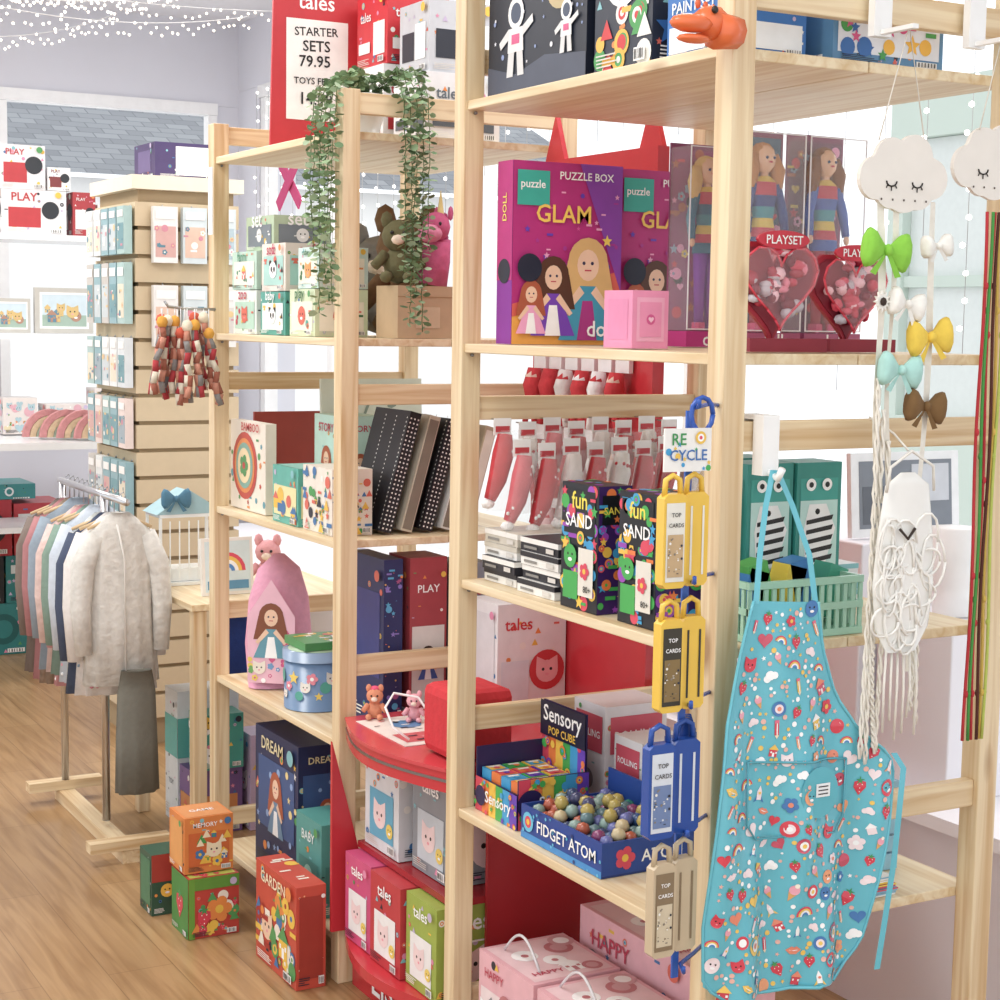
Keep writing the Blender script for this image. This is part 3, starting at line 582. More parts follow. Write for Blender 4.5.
tape(q,1.938,1.930,1.78,1.02,'#eee8da',.012,ph=.3)
for (x,z0,z1,ph) in ((1.832,1.5,.885,1),(1.845,1.45,.875,2),(1.86,1.40,.89,.4),(1.946,1.3,.93,3),(1.936,1.25,.955,1.4),(1.852,1.10,.90,4)): twist(q,x,z0,z1,ph=ph,sw=.006)
bow(q,1.832,Y-.014,1.700,.09,'#86cf1e',.1); bow(q,1.937,Y-.014,1.71,.055,'#eeece4',-.1); bow(q,1.878,Y-.014,1.617,.068,'#f1eee6',.2)
q.prism(star(0,0,.017,12,.6),(1.83,Y-.012,1.62),(1,0,0),(0,0,1),(0,-1,0),.004,('#f5f2ea','fabric')); q.ell((1.83,Y-.018,1.62),(.007,.003,.007),('#3a2a22','matte'),8)
bow(q,1.930,Y-.014,1.566,.085,'#f0cb1c',-.1); bow(q,1.870,Y-.014,1.513,.08,'#a9dcd3',.1); bow(q,1.926,Y-.014,1.455,.078,'#7d5a2c',.1)
q.build('cloud_bow_holder')
q=MB()
cloud(q,2.075,Y+.01,1.845,.178)
q.tube([(2.035,Y,1.9),(2.075,Y,2.05),(2.11,Y,1.9)],.0012,('#e9e2d4','fabric'),5); q.box((2.057,2.125,2.04),(2.093,2.14,2.15),('#f4f4f2','plastic')); q.box((2.069,2.05,2.043),(2.081,2.124,2.05),('#f4f4f2','plastic'))
R=random.Random(6)
for k,(x,c) in enumerate(((2.056,'#c8202e'),(2.064,'#3f9a3c'),(2.071,'#c8202e'),(2.079,'#5a2a1f'),(2.088,'#d8b23a'),(2.095,'#b9c84a'))):
    q.tube([(x+.003*sin(t*.5+k),Y-.004-.003*(k%2),1.77-.04*t) for t in range(23)],.0028,(c,'fabric'),6)
    for j in (3+k%3,9+k%4,15+k%3,20): q.ell((x+.003*sin(j*.5+k),Y-.006,1.77-.04*j),(.004,.004,.007),(c,'fabric'),8)
q.build('cloud_ribbon_holder')
q=MB(); bx,by=1.888,2.045; R=random.Random(77)
q.loft([(bx,by,1.06,.03,.008),(bx,by,1.10,.056,.012),(bx,by,1.17,.064,.014),(bx,by,1.25,.058,.012),(bx,by,1.33,.046,.008),(bx,by,1.35,.015,.004)],('#f1efe9','plastic'),24)
for k in range(26):
    x0=bx+R.uniform(-.05,.05); z0=R.uniform(1.10,1.24); r1=R.uniform(.012,.03); r2=R.uniform(.02,.05)
    q.tube([(x0+r1*cos(a),by-.013-.003*sin(2*a+k),z0+r2*sin(a)) for a in [2*pi*i/14 for i in range(15)]],.0022,('#f6f3ec','fabric'),5)
q.tube([(bx-.05,by-.008,1.32),(bx-.045,by-.01,1.36),(bx,by-.008,1.385),(bx+.045,by-.01,1.36),(bx+.05,by-.008,1.32)],.0025,('#e9e4da','fabric'),6)
q.tube([(bx,by,1.385),(bx,2.08,1.41),(bx,2.14,1.433)],.002,('#e9e4da','fabric'),5)
for k in range(6): q.tube([(bx-.03+.012*k,by,1.07),(bx-.036+.014*k,by-.004,1.0),(bx-.032+.013*k+.004*sin(k*3),by,.93+.02*sin(k*2))],.0022,('#eee9de','fabric'),5)
q.tube([(bx-.028,by-.018,1.262),(bx-.012,by-.02,1.246),(bx+.004,by-.018,1.262)],.0025,('#3a2c24','matte'),6)
q.build('macrame_pouch')
# ================================================================= RED AUDIO-TOY DISPLAY in the gap
RED='#cf1e2d'
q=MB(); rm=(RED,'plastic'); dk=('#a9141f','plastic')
q.box((1.62,3.07,0),(2.089,3.585,.11),rm); q.box((2.09,3.07,0),(2.12,3.585,1.96),rm)
q.prism([(0,0),(.09,0),(.045,.11)],(2.12,3.575,1.96),(0,-1,0),(0,0,1),(-1,0,0),.012,rm); q.prism([(0,0),(.09,0),(.045,.11)],(2.12,3.17,1.96),(0,-1,0),(0,0,1),(-1,0,0),.012,rm)
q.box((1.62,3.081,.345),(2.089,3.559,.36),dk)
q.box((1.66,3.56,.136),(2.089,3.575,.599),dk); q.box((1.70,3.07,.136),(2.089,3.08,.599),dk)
def ctop(z0,z1,mm,off=0):
    pts=[(2.089,3.07),(2.089,3.585)]+[(1.60-off-.06*sin(pi*i/12),3.585-.515*i/12) for i in range(13)]
    q.prism(pts,(0,0,z0),(1,0,0),(0,1,0),(0,0,1),z1-z0,mm)
ctop(.60,.644,rm); ctop(.6441,.652,('#d83a45','gloss'),.004); ctop(.1101,.135,rm); ctop(.622,.628,('#8d8d92','metal'),.002)
q.prism([(0,0),(.12,0),(.0,.46),(0,.46)],(1.565,3.595,.136),(1,0,0),(0,0,1),(0,-1,0),.010,rm)
q.text('LISTEN',(1.619,3.32,.055),(0,-1,0),(0,0,1),(-1,0,0),.001,'#ffffff',width=.3)
q.build('red_counter_display_stand')
q=MB(); q.box((0,0,0),(.18,.26,.0015),'#f2e6dc'); q.dec((0,0,.0015),(1,0,0),(0,1,0),(0,0,1),.18,.26,[('r',.1,.1,.9,.4,'#d95a5f'),('c',.5,.7,.2,'#5a8fc0'),('b',3,12,['bar','dot'],['#e98a8a','#f4f1ea','#2b2f3f'],.1,.1,.9,.9,.1)]); q.build('printed_leaflet',(1.60,3.27,.6525))
q=MB(); q.box((0,0,0),(.15,.15,.15),('#d61c2b','fabric'))
q.build('red_audio_cube',(1.62,3.085,.655),bevel=.02)
q=MB(); q.tube([(1.61,3.27,.668),(1.585,3.30,.69),(1.58,3.33,.73),(1.61,3.35,.755),(1.66,3.33,.745),(1.68,3.29,.70),(1.70,3.26,.668)],.003,('#f4f4f4','plastic'),6); q.build('white_charging_cable')
def critter(name,x,y,z,c,s=1,hat=None):
    q=MB(); m=(c,'plush'); k=s
    q.ell((0,0,.022*k),(.018*k,.016*k,.022*k),m); q.ell((0,-.003*k,.055*k),(.02*k,.019*k,.019*k),m)
    for t in(-1,1):
        q.ell((t*.014*k,-.004*k,.073*k),(.007*k,.005*k,.01*k),m,8); q.tube([(t*.015*k,-.005*k,.034*k),(t*.027*k,-.014*k,.02*k)],[.007*k,.006*k],m,8); q.ell((t*.013*k,-.02*k,.008*k),(.008*k,.013*k,.007*k),m,8)
        q.ell((t*.007*k,-.021*k,.058*k),.0025*k,('#1c1a1a','gloss'),6)
    q.ell((0,-.021*k,.05*k),(.008*k,.006*k,.006*k),('#f6dfc9','plush'),8)
    if hat: q.ell((0,0,.07*k),(.014*k,.014*k,.008*k),(hat,'plush'),8)
    return q.build(name,(x,y,z),rz=-.5)
critter('toy_bear_figurine',1.65,3.535,.654,'#e7936a',1.0,'#f04f7a'); critter('toy_pig_figurine',1.72,3.47,.654,'#f0a9b4',.9)
def audiobox(x,y,z,w,d,h,c,c2='#f3f1f0'):
    carton('audio_cube_carton',x,y,z,w,d,h,c,{'s':[('r',.15,.12,.85,.6,c2),('m','cat',.45,.36,.4,('#f6d9d9',)),('m','face',.75,.25,.2,('#f3d24f',)),('t','tales',.5,.85,.45,'#ffffff')],'f':[('m','cat',.5,.35,.55,('#f6d9d9',)),('t','tales',.5,.82,.6,'#ffffff'),('r',.2,.6,.8,.62,'#ffffff')]})
audiobox(1.63,3.36,.361,.2,.18,.235,'#dfe2e6','#58b0d0'); audiobox(1.65,3.15,.361,.2,.18,.235,'#8f949c','#c9d3dc')
audiobox(1.585,3.41,.136,.16,.14,.205,'#d8487f'); audiobox(1.58,3.245,.136,.16,.155,.205,'#c92c36'); audiobox(1.59,3.09,.136,.16,.145,.205,'#9fb43a')
carton('audio_starter_set_box',1.90,3.40,.654,.185,.14,.27,'#efedef',{'f':[('t','tales',.3,.82,.4,'#d8202f'),('c',.72,.4,.26,'#d8303a'),('m','cat',.72,.4,.36,('#f6b0b4',)),('r',.05,.14,.45,.5,'#dfe6ee')],'s':[('r',.1,.1,.9,.9,'#e3e0e4')]})
q=MB(); R=random.Random(8)
for r,(zz,nn) in enumerate(((1.47,6),(1.30,6),(1.14,5))):
    for k in range(nn):
        y=3.14+.072*k; c=R.choice(['#e8e3df','#d8303a','#f3c9cc','#f4f4f4'])
        q.box((2.075,y,zz),(2.086,y+.055,zz+.035),'#f6f4f4'); q.tube([(2.06,y+.027,zz),(2.055,y+.027,zz-.04),(2.06,y+.027,zz-.1)],[.016,.024,.014],(c,'plush'),8)
        q.ell((2.055,y+.027,zz-.02),(.018,.02,.02),(R.choice(['#d8303a','#f3d2c0','#ffffff']),'plush'),8)
        q.tube([(2.05,y+.015,zz-.09),(2.05,y+.005,zz-.13)],[.008,.007],(c,'plush'),6); q.tube([(2.05,y+.04,zz-.09),(2.05,y+.05,zz-.13)],[.008,.007],(c,'plush'),6)
q.build('hanging_soft_toy_packs')
# slanting rows of packaged red / white knitted toys on prongs from the far rail
q=MB(); R=random.Random(18)
for row,(z0,yy) in enumerate(((1.375,2.975),(1.335,2.93))):
    for k in range(8):
        x=1.665+.058*k+.02*row; z=z0-.008*(k%2); c=['#cf2c38','#ebe6e2','#d8606a','#cf2c38','#e8dcd8'][(k+2*row)%5]; c2='#f4f0ee' if c!='#ebe6e2' else '#cf2c38'
        q.tube([(x,3.02,z+.008),(x,yy,z+.006)],.0015,('#cccccc','metal'),5)
        q.box((x-.02,yy-.002,z-.022),(x+.02,yy,z+.012),'#f4f2f0'); q.box((x-.016,yy-.003,z-.016),(x+.016,yy-.0021,z-.004),c2 if c2!='#f4f0ee' else '#c8303a')
        P=[(x,yy-.012,z-.02),(x-.006,yy-.016,z-.06),(x-.018,yy-.016,z-.11),(x-.034,yy-.014,z-.15)]
        q.tube(P,[.015,.022,.019,.012],(c,'plush'),10)
        for j in range(16):
            f=R.random(); a=R.uniform(pi,2*pi); rr=.0195*(1-.35*f)
            q.ell((x-.034*f*f-.002+rr*cos(a),yy-.015+rr*sin(a),z-.035-.105*f),(.0042,.003,.0042),(c2,'plush'),6)
        q.ell((x-.040,yy-.018,z-.158),(.016,.011,.010),(c2,'plush'),8)
        q.prism([(-.026,-.0),(.024,0),(-.008,-.16),(-.056,-.16)],(x,yy-.040,z-.01),(1,0,0),(0,0,1),(0,-1,0),.001,('#ffffff','clear'))
q.build('hanging_bagged_knit_toys')
carton('red_white_gift_box',1.80,2.80,1.06,.2,.1,.10,'#b02c34',{'f':[('b',4,14,['bar','ring','star'],['#f4f1ea','#e98a8a'],.05,.1,.95,.9,.2)]})
# ================================================================= LEFT UNIT
q=MB(); pts=[(0,0),(.24,0),(.25,.43),(.235,.50),(.19,.445),(.075,.445),(.03,.50),(.01,.44)]
q.prism(pts,(0,0,0),(1,0,0),(0,0,1),(0,-1,0),.008,(RED,'paper'))
q.dec((0,-.008,0),(1,0,0),(0,0,1),(0,-1,0),.25,.45,[('t','tales',.5,.82,.4,'#ffffff'),('r',.17,.16,.85,.72,'#f7f6f3'),('t','STARTER',.5,.655,.48,'#1c1c1c',.04),('t','SETS',.5,.575,.3,'#1c1c1c',.03),('t','79.95',.48,.49,.34,'#1c1c1c',.03),('t','TOYS FROM',.5,.38,.5,'#1c1c1c',.02),('t','14.99',.5,.28,.34,'#1c1c1c')])
q.prism([(0,0),(.12,0),(0,.3)],(.12,0.001,0),(0,1,0),(0,0,1),(1,0,0),.004,(RED,'paper'))
q.build('red_price_sign',(1.615,4.12,2.012))
for (x,y,w,d,h,c,dd) in ((1.83,3.90,.16,.18,.2,'#f0eff1','#c8202f'),(1.85,3.70,.2,.18,.16,'#e9e9ec','#5f6a75'),(1.84,3.90,.17,.18,.18,'#d8202f','#f3f1f0')):
    z=2.01 if c!='#d8202f' else 2.212
    carton('audio_player_box',x,y,z,w,d,h,c,both([('r',.55,.15,.92,.6,dd),('t','tales',.3,.7,.35,dd),('r',.08,.2,.45,.35,dd)]))
carton('grey_audio_box',1.86,3.71,2.171,.18,.16,.17,'#c9ccd2',both([('r',.1,.2,.5,.6,'#303440'),('r',.55,.2,.9,.7,'#f4f4f4')]))
# plant
q=MB(); px,py=1.70,3.72
q.loft([(px,py,2.012,.032,.032),(px,py,2.05,.042,.042),(px,py,2.10,.047,.047),(px,py,2.105,.043,.043)],('#f1efeb','plastic'),20)
R=random.Random(21); gm=[('#7f9e70','fabric'),('#93b081','fabric'),('#6b8c60','fabric'),('#a9c09a','fabric')]
def vine(P,nl=2):
    pts=[]; n=len(P)
    for i in range(n-1):
        k2=max(2,int((Vector(P[i+1])-Vector(P[i])).length/.012))
        for k in range(k2):
            f=k/k2; pts.append(Vector(P[i]).lerp(Vector(P[i+1]),f)+Vector((R.uniform(-.002,.002),R.uniform(-.002,.002),0)))
    q.tube(pts,.0013,('#5d7a45','matte'),4)
    for j,p in enumerate(pts):
        for s in range(nl):
            a=j*1.3+s*pi+R.uniform(-.4,.4); r=R.uniform(.0075,.012); dvec=Vector((cos(a),sin(a),R.uniform(-.5,.1))).normalized()
            c=p+dvec*r*1.2; up=Vector((R.uniform(-.9,.9),R.uniform(-.9,.9),.7)).cross(dvec).normalized()
            vs=[c-dvec*r, c+up*r*.8-dvec*r*.2, c+up*r*.65+dvec*r*.6, c+dvec*r, c-up*r*.65+dvec*r*.6, c-up*r*.8-dvec*r*.2]
            q.add(vs,[(0,1,2,3,4,5)],R.choice(gm))
for k in range(6):
    y=3.60+.026*k; ln=[.40,.22,.33,.42,.28,.2][k]
    vine([(px-.02,py,2.11),(1.64,y+.02,2.15),(1.575,y,2.10),(1.565,y,2.0),(1.563+R.uniform(-.006,.006),y,2.0-ln*.5),(1.566,y+R.uniform(-.01,.01),2.0-ln)])
for k in range(5):
    x=1.735+.016*k; ln=[.30,.42,.35,.44,.25][k]
    vine([(px+.02,py,2.11),(x,3.63,2.16),(x,3.585,2.08),(x,3.578,1.98),(x+R.uniform(-.01,.01),3.576,1.98-ln*.5),(x,3.576,1.98-ln)])
for k in range(10):
    a=R.uniform(0,6.28); vine([(px,py,2.1),(px+.03*cos(a),py+.03*sin(a),2.15),(px+.06*cos(a),py+.05*sin(a),2.14)],3)
q.build('trailing_plant_in_pot')
def crafty(x,y,z,w,d,h,base,seed,cols,title='craft'):
    carton('baby_toy_box',x,y,z,w,d,h,base,both([('r',.08,.12,.92,.74,cols[0]),('b',seed*7,8,['dot','tri','flower','bar'],cols[1:],.12,.15,.88,.7,.14),('m',['panda','cat','house','face'][seed%4],.5,.44,.42,(cols[1],'#ffffff',cols[2])),('t',title,.42,.88,.36,cols[3])]))
crafty(1.62,4.22,1.535,.16,.17,.115,'#e8f1ea',1,['#b6dcc6','#e5664f','#f3c21f','#c93756'],'zoo'); crafty(1.62,4.22,1.652,.16,.18,.10,'#bfe0cf',2,['#f6efe0','#e5664f','#f3c21f','#4f9a78'],'farm')
crafty(1.62,4.02,1.535,.15,.17,.11,'#4fa89a',0,['#e6f3f1','#333333','#f3c21f','#ffffff'],'baby'); crafty(1.62,4.02,1.647,.15,.16,.12,'#efe3d8',0,['#a9d9cf','#333333','#e5664f','#c93756'],'soft')
crafty(1.62,3.83,1.535,.14,.16,.115,'#d9e7c0',3,['#f7f0dc','#e5664f','#3fa89a','#3b7a45'],'play'); crafty(1.63,3.83,1.652,.13,.13,.10,'#cfe6df',1,['#f7f0dc','#f3a04f','#3fa89a','#3b7a45'],'cubes')
crafty(1.66,4.2,1.756,.16,.2,.09,'#b9cfae',3,['#7b8690','#e8e8e8','#f3c21f','#ffffff'],'set')
carton('kraft_gift_box',1.76,3.66,1.535,.16,.12,.125,'#c2a680',{'f':[('r',0,.78,1,.8,'#a98756'),('r',.3,.2,.7,.6,'#d3bc98')]},fine=False)
critter('brown_teddy_bear',1.925,3.95,1.54,'#7d5a36',4.0); critter('moss_plush_toy',1.80,3.74,1.665,'#6f6a45',2.1)
critter('grey_plush_toy',1.98,4.24,1.54,'#8f8a84',3.6)
q=MB(); pk=('#dc5f93','plush')
q.tube([(0,0,.003),(.005,-.01,.06),(.0,-.02,.11)],[.040,.036,.033],pk,12); q.ell((-.012,-.028,.14),(.036,.034,.036),pk); q.ell((-.05,-.045,.122),(.036,.024,.022),('#ea8db2','plush'))
q.loft([(-.0,-.03,.17,.009,.009),(-.005,-.035,.225,.001,.001)],('#f3d98a','gloss'),10)
for s in(-1,1): q.ell((.012,-.028+s*.024,.172),(.008,.006,.018),pk,8); q.ell((-.035,-.035+s*.03,.145),(.004,.004,.005),('#2a1820','gloss'),8)
for k in range(6): q.ell((.022,-.015,.16-.022*k),(.016,.014,.018),('#b93a7a','plush'),8)
q.build('pink_unicorn_plush',(1.878,3.72,1.664),rz=.3)
# level 3 left
q=MB(); q.prism([(0,0),(.26,0),(.26,.24),(0,.24)],(0,.26,0),(0,-1,0),(0,0,1),(-1,0,0),.03,'#eee4d4')
q.dec((-.03,.26,0),(0,-1,0),(0,0,1),(-1,0,0),.26,.24,[('b',2,24,['dot','tri','bar','flower'],['#4f9a55','#e98a3a','#5aa0b0','#c93030'],.02,.02,.98,.85,.08),('c',.42,.5,.38,'#c8402f'),('c',.42,.5,.31,'#e98a3a'),('c',.42,.5,.26,'#7fb0a0'),('c',.42,.5,.2,'#f1d9a8'),('m','flower',.42,.5,.3,('#4f9a55','#ffffff','#c93030')),('t','BAMBOO',.6,.94,.5,'#c93030')])
q.build('bamboo_party_plate_box',(1.66,4.18,1.062))
carton('teal_story_book_box',1.76,4.0,1.06,.12,.16,.27,'#bfe3d6',both([('m','doll',.5,.45,.8,('#4f9a55','#ffffff','#b5562f')),('t','STORY',.5,.88,.6,'#c93756')]))
carton('wooden_puzzle_box',1.615,3.92,1.06,.13,.17,.145,'#58b8a8',{'s':[('r',.06,.14,.94,.66,'#f4e9a8'),('b',4,12,['cat','house','dot','tri'],['#e5664f','#f3c21f','#3b7ab5'],.05,.1,.95,.7,.28)],'f':[('r',.06,.14,.94,.7,'#f4e9a8'),('m','house',.5,.42,.5,('#e5664f','#ffffff','#3b7ab5'))],'t':[('r',.06,.06,.94,.94,'#8fd4c8')]})
carton('alphabet_block_box',1.62,3.72,1.06,.105,.18,.16,'#efe6d8',both([('b',14,34,['dot','star','tri','house','bar'],['#e5664f','#f3c21f','#3b7ab5','#3fa34d','#2b2b3b'],.02,.05,.98,.95,.16)]))
q=MB()
for k in range(5):
    c=['#1f1e26','#d9cdb8','#1f1e26','#f0eeea','#c9b89a'][k]
    M=Matrix.Translation((.055*k,0,.0))@Matrix.Rotation(.27,4,'Y')
    q.box((0,0,0.01),(.03,.2,.31-.01*k),c,M)
    if c=='#1f1e26':
        for i in range(3):
            for j in range(26): 
                P=[M@Vector((.005+.010*i+.0025*cos(a),-.0008,.018+.011*j+.0025*sin(a))) for a in [2*pi*u/6 for u in range(6)]]; q.add(P,[tuple(range(6))],'#f4f2ee')
                P=[M@Vector((-.0008,.01+.06*i+.0025*cos(a),.018+.011*j+.0025*sin(a))) for a in [2*pi*u/6 for u in range(6)]]; q.add(P,[tuple(range(6))],'#f4f2ee')
    else: q.box((.003,-.002,.015),(.027,.0,.3-.01*k),['#efe6d8','#8a7f70'][k%2],M)
q.build('leaning_photo_albums',(1.735,3.7,1.062))
q=MB(); q.box((0,0,0),(.3,.01,.27),'#dfe4d2'); q.dec((0,0,0),(1,0,0),(0,0,1),(0,-1,0),.3,.27,[('t',s,x,y,.1,'#8a9a8a') for s,x,y in(('3',.2,.8),('7',.45,.72),('5',.7,.8),('8',.3,.5),('2',.55,.45),('9',.8,.5),('1',.2,.2),('4',.5,.2),('6',.8,.2))]); q.build('number_chart_board',(1.80,4.2,1.15),rot=(-.05,0,0))
q=MB(); q.box((0,0,0),(.3,.01,.25),'#a3352c'); q.box((0.01,-.012,0.01),(.29,-.001,.05),'#e5d9c8'); q.build('red_picture_board',(1.7,4.445,1.07))
# level 4 left
q=MB()
q.loft([(0,0,0,.085,.05),(0,0,.12,.095,.06),(0,0,.24,.085,.055),(0,0,.32,.06,.04),(0,0,.36,.015,.012)],('#e8a0bc','fabric'),24,.03,8)
N=(-.6,-.8,0)
q.dec((-.098,-.022,.02),(.8,-.6,0),(0,0,1),N,.13,.28,[('p',[(0,0),(1,0),(1,.65),(.5,1),(0,.65)],'#f3bccf'),('b',4,26,['flower','dot','heart'],['#6fb35c','#f3d24f','#d94f8a','#ffffff','#6fa0d0'],.02,.02,.98,.6,.14),('m','doll',.5,.5,1.1,('#5f9fb3','#ffffff','#8a4a2a')),('m','cat',.25,.15,.3,('#f4e9d8',)),('m','flower',.8,.2,.25,('#d94f8a','#ffffff','#f3d24f'))])
q.build('princess_backpack',(1.70,4.26,.587))
q=MB(); R=random.Random(2)
for k in range(16): q.tube([(.02*sin(k),.01*k,.017),(.03*sin(k*2)+.01,.012*k,.18),(.02*sin(k)+.02,.011*k,.34+.02*sin(k*3))],[.016,.024,.010],('#f0bccf' if k%3 else '#c9a3d9','fabric'),8)
q.build('pink_tutu_bundle',(1.86,3.87,.587))
q=MB(); r=.082
q.loft([(0,0,0,r,r),(0,0,.125,r,r)],('#6f8fb5','plastic'),32); q.loft([(0,0,.1251,r+.004,r+.004),(0,0,.15,r+.004,r+.004)],('#8fa8c6','plastic'),32); q.loft([(0,0,.1505,r-.01,r-.01),(0,0,.153,r-.01,r-.01)],'#a9c8a0',32)
for k in range(30):
    a=2*pi*k/30; N=Vector((cos(a),sin(a),0)); U=Vector((-sin(a),cos(a),0)); sz=.024+.006*(k%3); zz=.04+.045*((k*7)%3)/2
    for j,(pts,c) in enumerate(motif(['flower','star','dot','cat'][k%4],['#f08aa0','#f3d24f','#4fb0a0','#f4f1ea'][k%4],'#ffffff','#ffffff')): q.flat([(p[0]*sz,p[1]*sz) for p in pts],N*(r)+Vector((0,0,zz)),U,(0,0,1),N,.0012+.0002*j,c)
q.build('round_floral_tin',(1.695,3.99,.587))
carton('folded_card_game',1.64,3.93,.741,.13,.14,.02,'#4f9a55',{'t':[('b',2,14,['dot','star','bar'],['#e5664f','#f3c21f','#f4f4f4'],.05,.05,.95,.95,.22)]},fine=False)
carton('tall_dark_blue_box',1.73,3.66,.585,.05,.2,.42,'#2a3068',{'f':[('b',9,22,['star','dot','bar'],['#8f7ad0','#4fb0e0','#b04f8a'],.05,.05,.95,.95,.3)],'s':[('r',.1,.3,.9,.8,'#3b3f8a')]})
carton('red_character_toy_box',1.80,3.66,.585,.1,.12,.42,'#b03a44',{'f':[('r',.06,.15,.94,.6,'#e4dcd8'),('m','doll',.5,.38,.8,('#3b62b5','#ffffff','#3a2418')),('t','PLAY',.5,.82,.6,'#ffffff')]})
carton('grey_character_toy_box',1.92,3.66,.585,.1,.12,.4,'#8f98a3',{'f':[('r',.06,.15,.94,.6,'#d9dee3'),('m','astro',.5,.38,.7),('t','HERO',.5,.82,.6,'#c93540')]})
# level 5 left
carton('navy_night_light_box',1.63,3.95,.11,.16,.3,.38,'#25305a',both([('r',.08,.3,.92,.8,'#3a5a90'),('b',2,20,['star','dot'],['#f3d98a','#8fb0e0'],.05,.02,.95,.8,.07),('m','doll',.5,.5,.55,('#6a8fb0','#ffffff','#b5562f')),('t','DREAM',.42,.9,.5,'#e8d9a8')]))
carton('teal_monster_box',1.605,3.74,.11,.09,.16,.235,'#4f9f98',both([('r',.12,.16,.88,.55,'#3f8a84'),('m','face',.5,.38,.35,('#9fcfc0',)),('t','BABY',.5,.8,.5,'#e8f3f0')]))
carton('lilac_game_box',1.85,3.8,.11,.2,.2,.3,'#9a86c0',both(gen(4,'ZOO','#f3c21f','#333333',['#e5664f','#3fa34d'])))
# floor boxes in the aisle
carton('orange_red_activity_box',1.482,3.60,0,.075,.26,.25,'#cf452c',{'s':[('b',6,44,['flower','tri','ring','dot','bar'],['#f3c21f','#f08a2a','#4fa055','#f4e9d8','#3b7ab5','#b02a20'],.02,.1,.98,.78,.16),('m','cat',.3,.4,.3,('#f4c9a8',)),('m','house',.7,.35,.35,('#f3c21f','#ffffff','#4fa055')),('t','GARDEN',.45,.88,.6,'#f7e6c0')],'f':[('r',.1,.1,.9,.9,'#a8301f')],'t':[('b',2,8,['dot','bar'],['#f3c21f','#f4e9d8'],.1,.1,.9,.9,.4)]})
carton('fruit_puzzle_box',1.365,4.03,0,.135,.13,.158,'#c83a2c',{'f':[('r',0,.0,.12,1,'#6aa52c'),('r',.12,.8,1,1,'#5f9c2e'),('b',3,16,['flower','berry','tri','dot'],['#f3c21f','#f08a2a','#4fa055','#f4e9d8'],.15,.1,.98,.75,.22),('m','flower',.6,.45,.6,('#f08a2a','#ffffff','#f3c21f')),('m','berry',.3,.35,.4)],'s':[('r',0,0,1,1,'#3f8f3a'),('m','berry',.5,.5,.6)],'t':[('r',.05,.05,.95,.95,'#c4cc4a'),('b',3,8,['berry','dot'],['#c83a2c','#4fa055'],.1,.1,.9,.9,.25)]})
carton('orange_memory_game_box',1.365,4.06,.162,.13,.12,.146,'#e8842a',{'f':[('r',.08,.12,.92,.72,'#d8651a'),('b',5,14,['house','flower','tri'],['#3fa34d','#f3c21f','#f7e6c0','#3b7ab5'],.1,.15,.9,.7,.22),('m','cat',.6,.4,.35,('#f7e6c0',)),('t','MEMORY',.42,.86,.5,'#ffffff')],'s':[('r',.1,.1,.9,.9,'#eaa04a')],'t':[('r',.05,.05,.95,.95,'#e0904a'),('t','GAME',.5,.5,.5,'#ffffff')]})
carton('dark_farm_game_box',1.335,4.24,0,.085,.1,.165,'#2f5a45',{'f':[('r',.0,.55,1,1,'#b03a2a'),('m','face',.5,.4,.45,('#f3c21f',))],'s':[('r',.1,.15,.9,.9,'#3f7f5a')]})
carton('purple_building_set_box',1.66,4.86,0,.16,.12,.2,'#7a5a9a',both([('r',.1,.15,.9,.6,'#d88a4a'),('m','house',.5,.4,.4,('#f3c21f','#ffffff','#e5664f'))]))
carton('white_teal_toy_box',1.66,5.0,0,.2,.12,.42,'#e6ecee',both([('r',.0,.5,1,.8,'#5fc0b8'),('t','TOY',.5,.3,.4,'#6a7a8a')]))
carton('teal_green_book_box',1.68,4.85,.203,.14,.1,.17,'#3fa89a',both([('b',3,7,['cat','flower'],['#f3c21f','#e5664f','#ffffff'],.05,.05,.95,.95,.35)]))
carton('lilac_soft_toy_box',1.84,4.84,0,.2,.12,.3,'#cdb5d8',both([('m','cat',.5,.5,.6,('#ffffff',))]))
q=MB(); q.loft([(0,0,.0,.11,.05),(0,0,-.1,.13,.06),(0,0,-.24,.15,.06)],('#1d3f8f','fabric'),24,.1,9); q.build('navy_blue_fabric_roll',(1.84,4.74,.73))
# things on the low table
q=MB(); q.box((0,0,0),(.16,.02,.17),'#f2efe8'); q.dec((0,0,0),(1,0,0),(0,0,1),(0,-1,0),.16,.17,[('r',.06,.06,.94,.94,'#d9ecf0'),('m','rainbow',.5,.58,.7),('r',.1,.1,.9,.25,'#5a9ac0'),('m','cloud',.25,.42,.25)]); q.build('rainbow_picture_frame',(1.66,4.76,.758),rot=(-.1,0,0))
q=MB(); wm=('#eef2f0','plastic')
for a,b in (((0,0,0),(.2,.14,.01)),((0,0,.21),(.2,.14,.22)),((0,0,.011),(.008,.008,.209)),((.192,0,.011),(.2,.008,.209)),((0,.132,.011),(.008,.14,.209)),((.192,.132,.011),(.2,.14,.209)),((.02,.02,.011),(.18,.12,.05))): q.box(a,b,wm)
q.prism([(-.01,0),(.21,0),(.1,.07)],(0,.14,.2205),(1,0,0),(0,0,1),(0,-1,0),.14,('#9fc8d0','paper'))
for i in range(5): q.box((.03+.03*i,-.003,.02),(.034+.03*i,-.001,.2),wm)
bow(q,.05,-.004,.27,.09,'#4b7f9a'); q.build('wooden_dolls_house',(1.60,4.98,.758))
critter('small_pink_doll',1.90,4.85,.758,'#e9a3a8',2.0)
q=MB(); R=random.Random(13)
q.tube([(1.59,4.455,1.60),(1.50,4.42,1.60),(1.44,4.40,1.605),(1.43,4.40,1.62)],.004,('#b0b0b0','metal'),6)
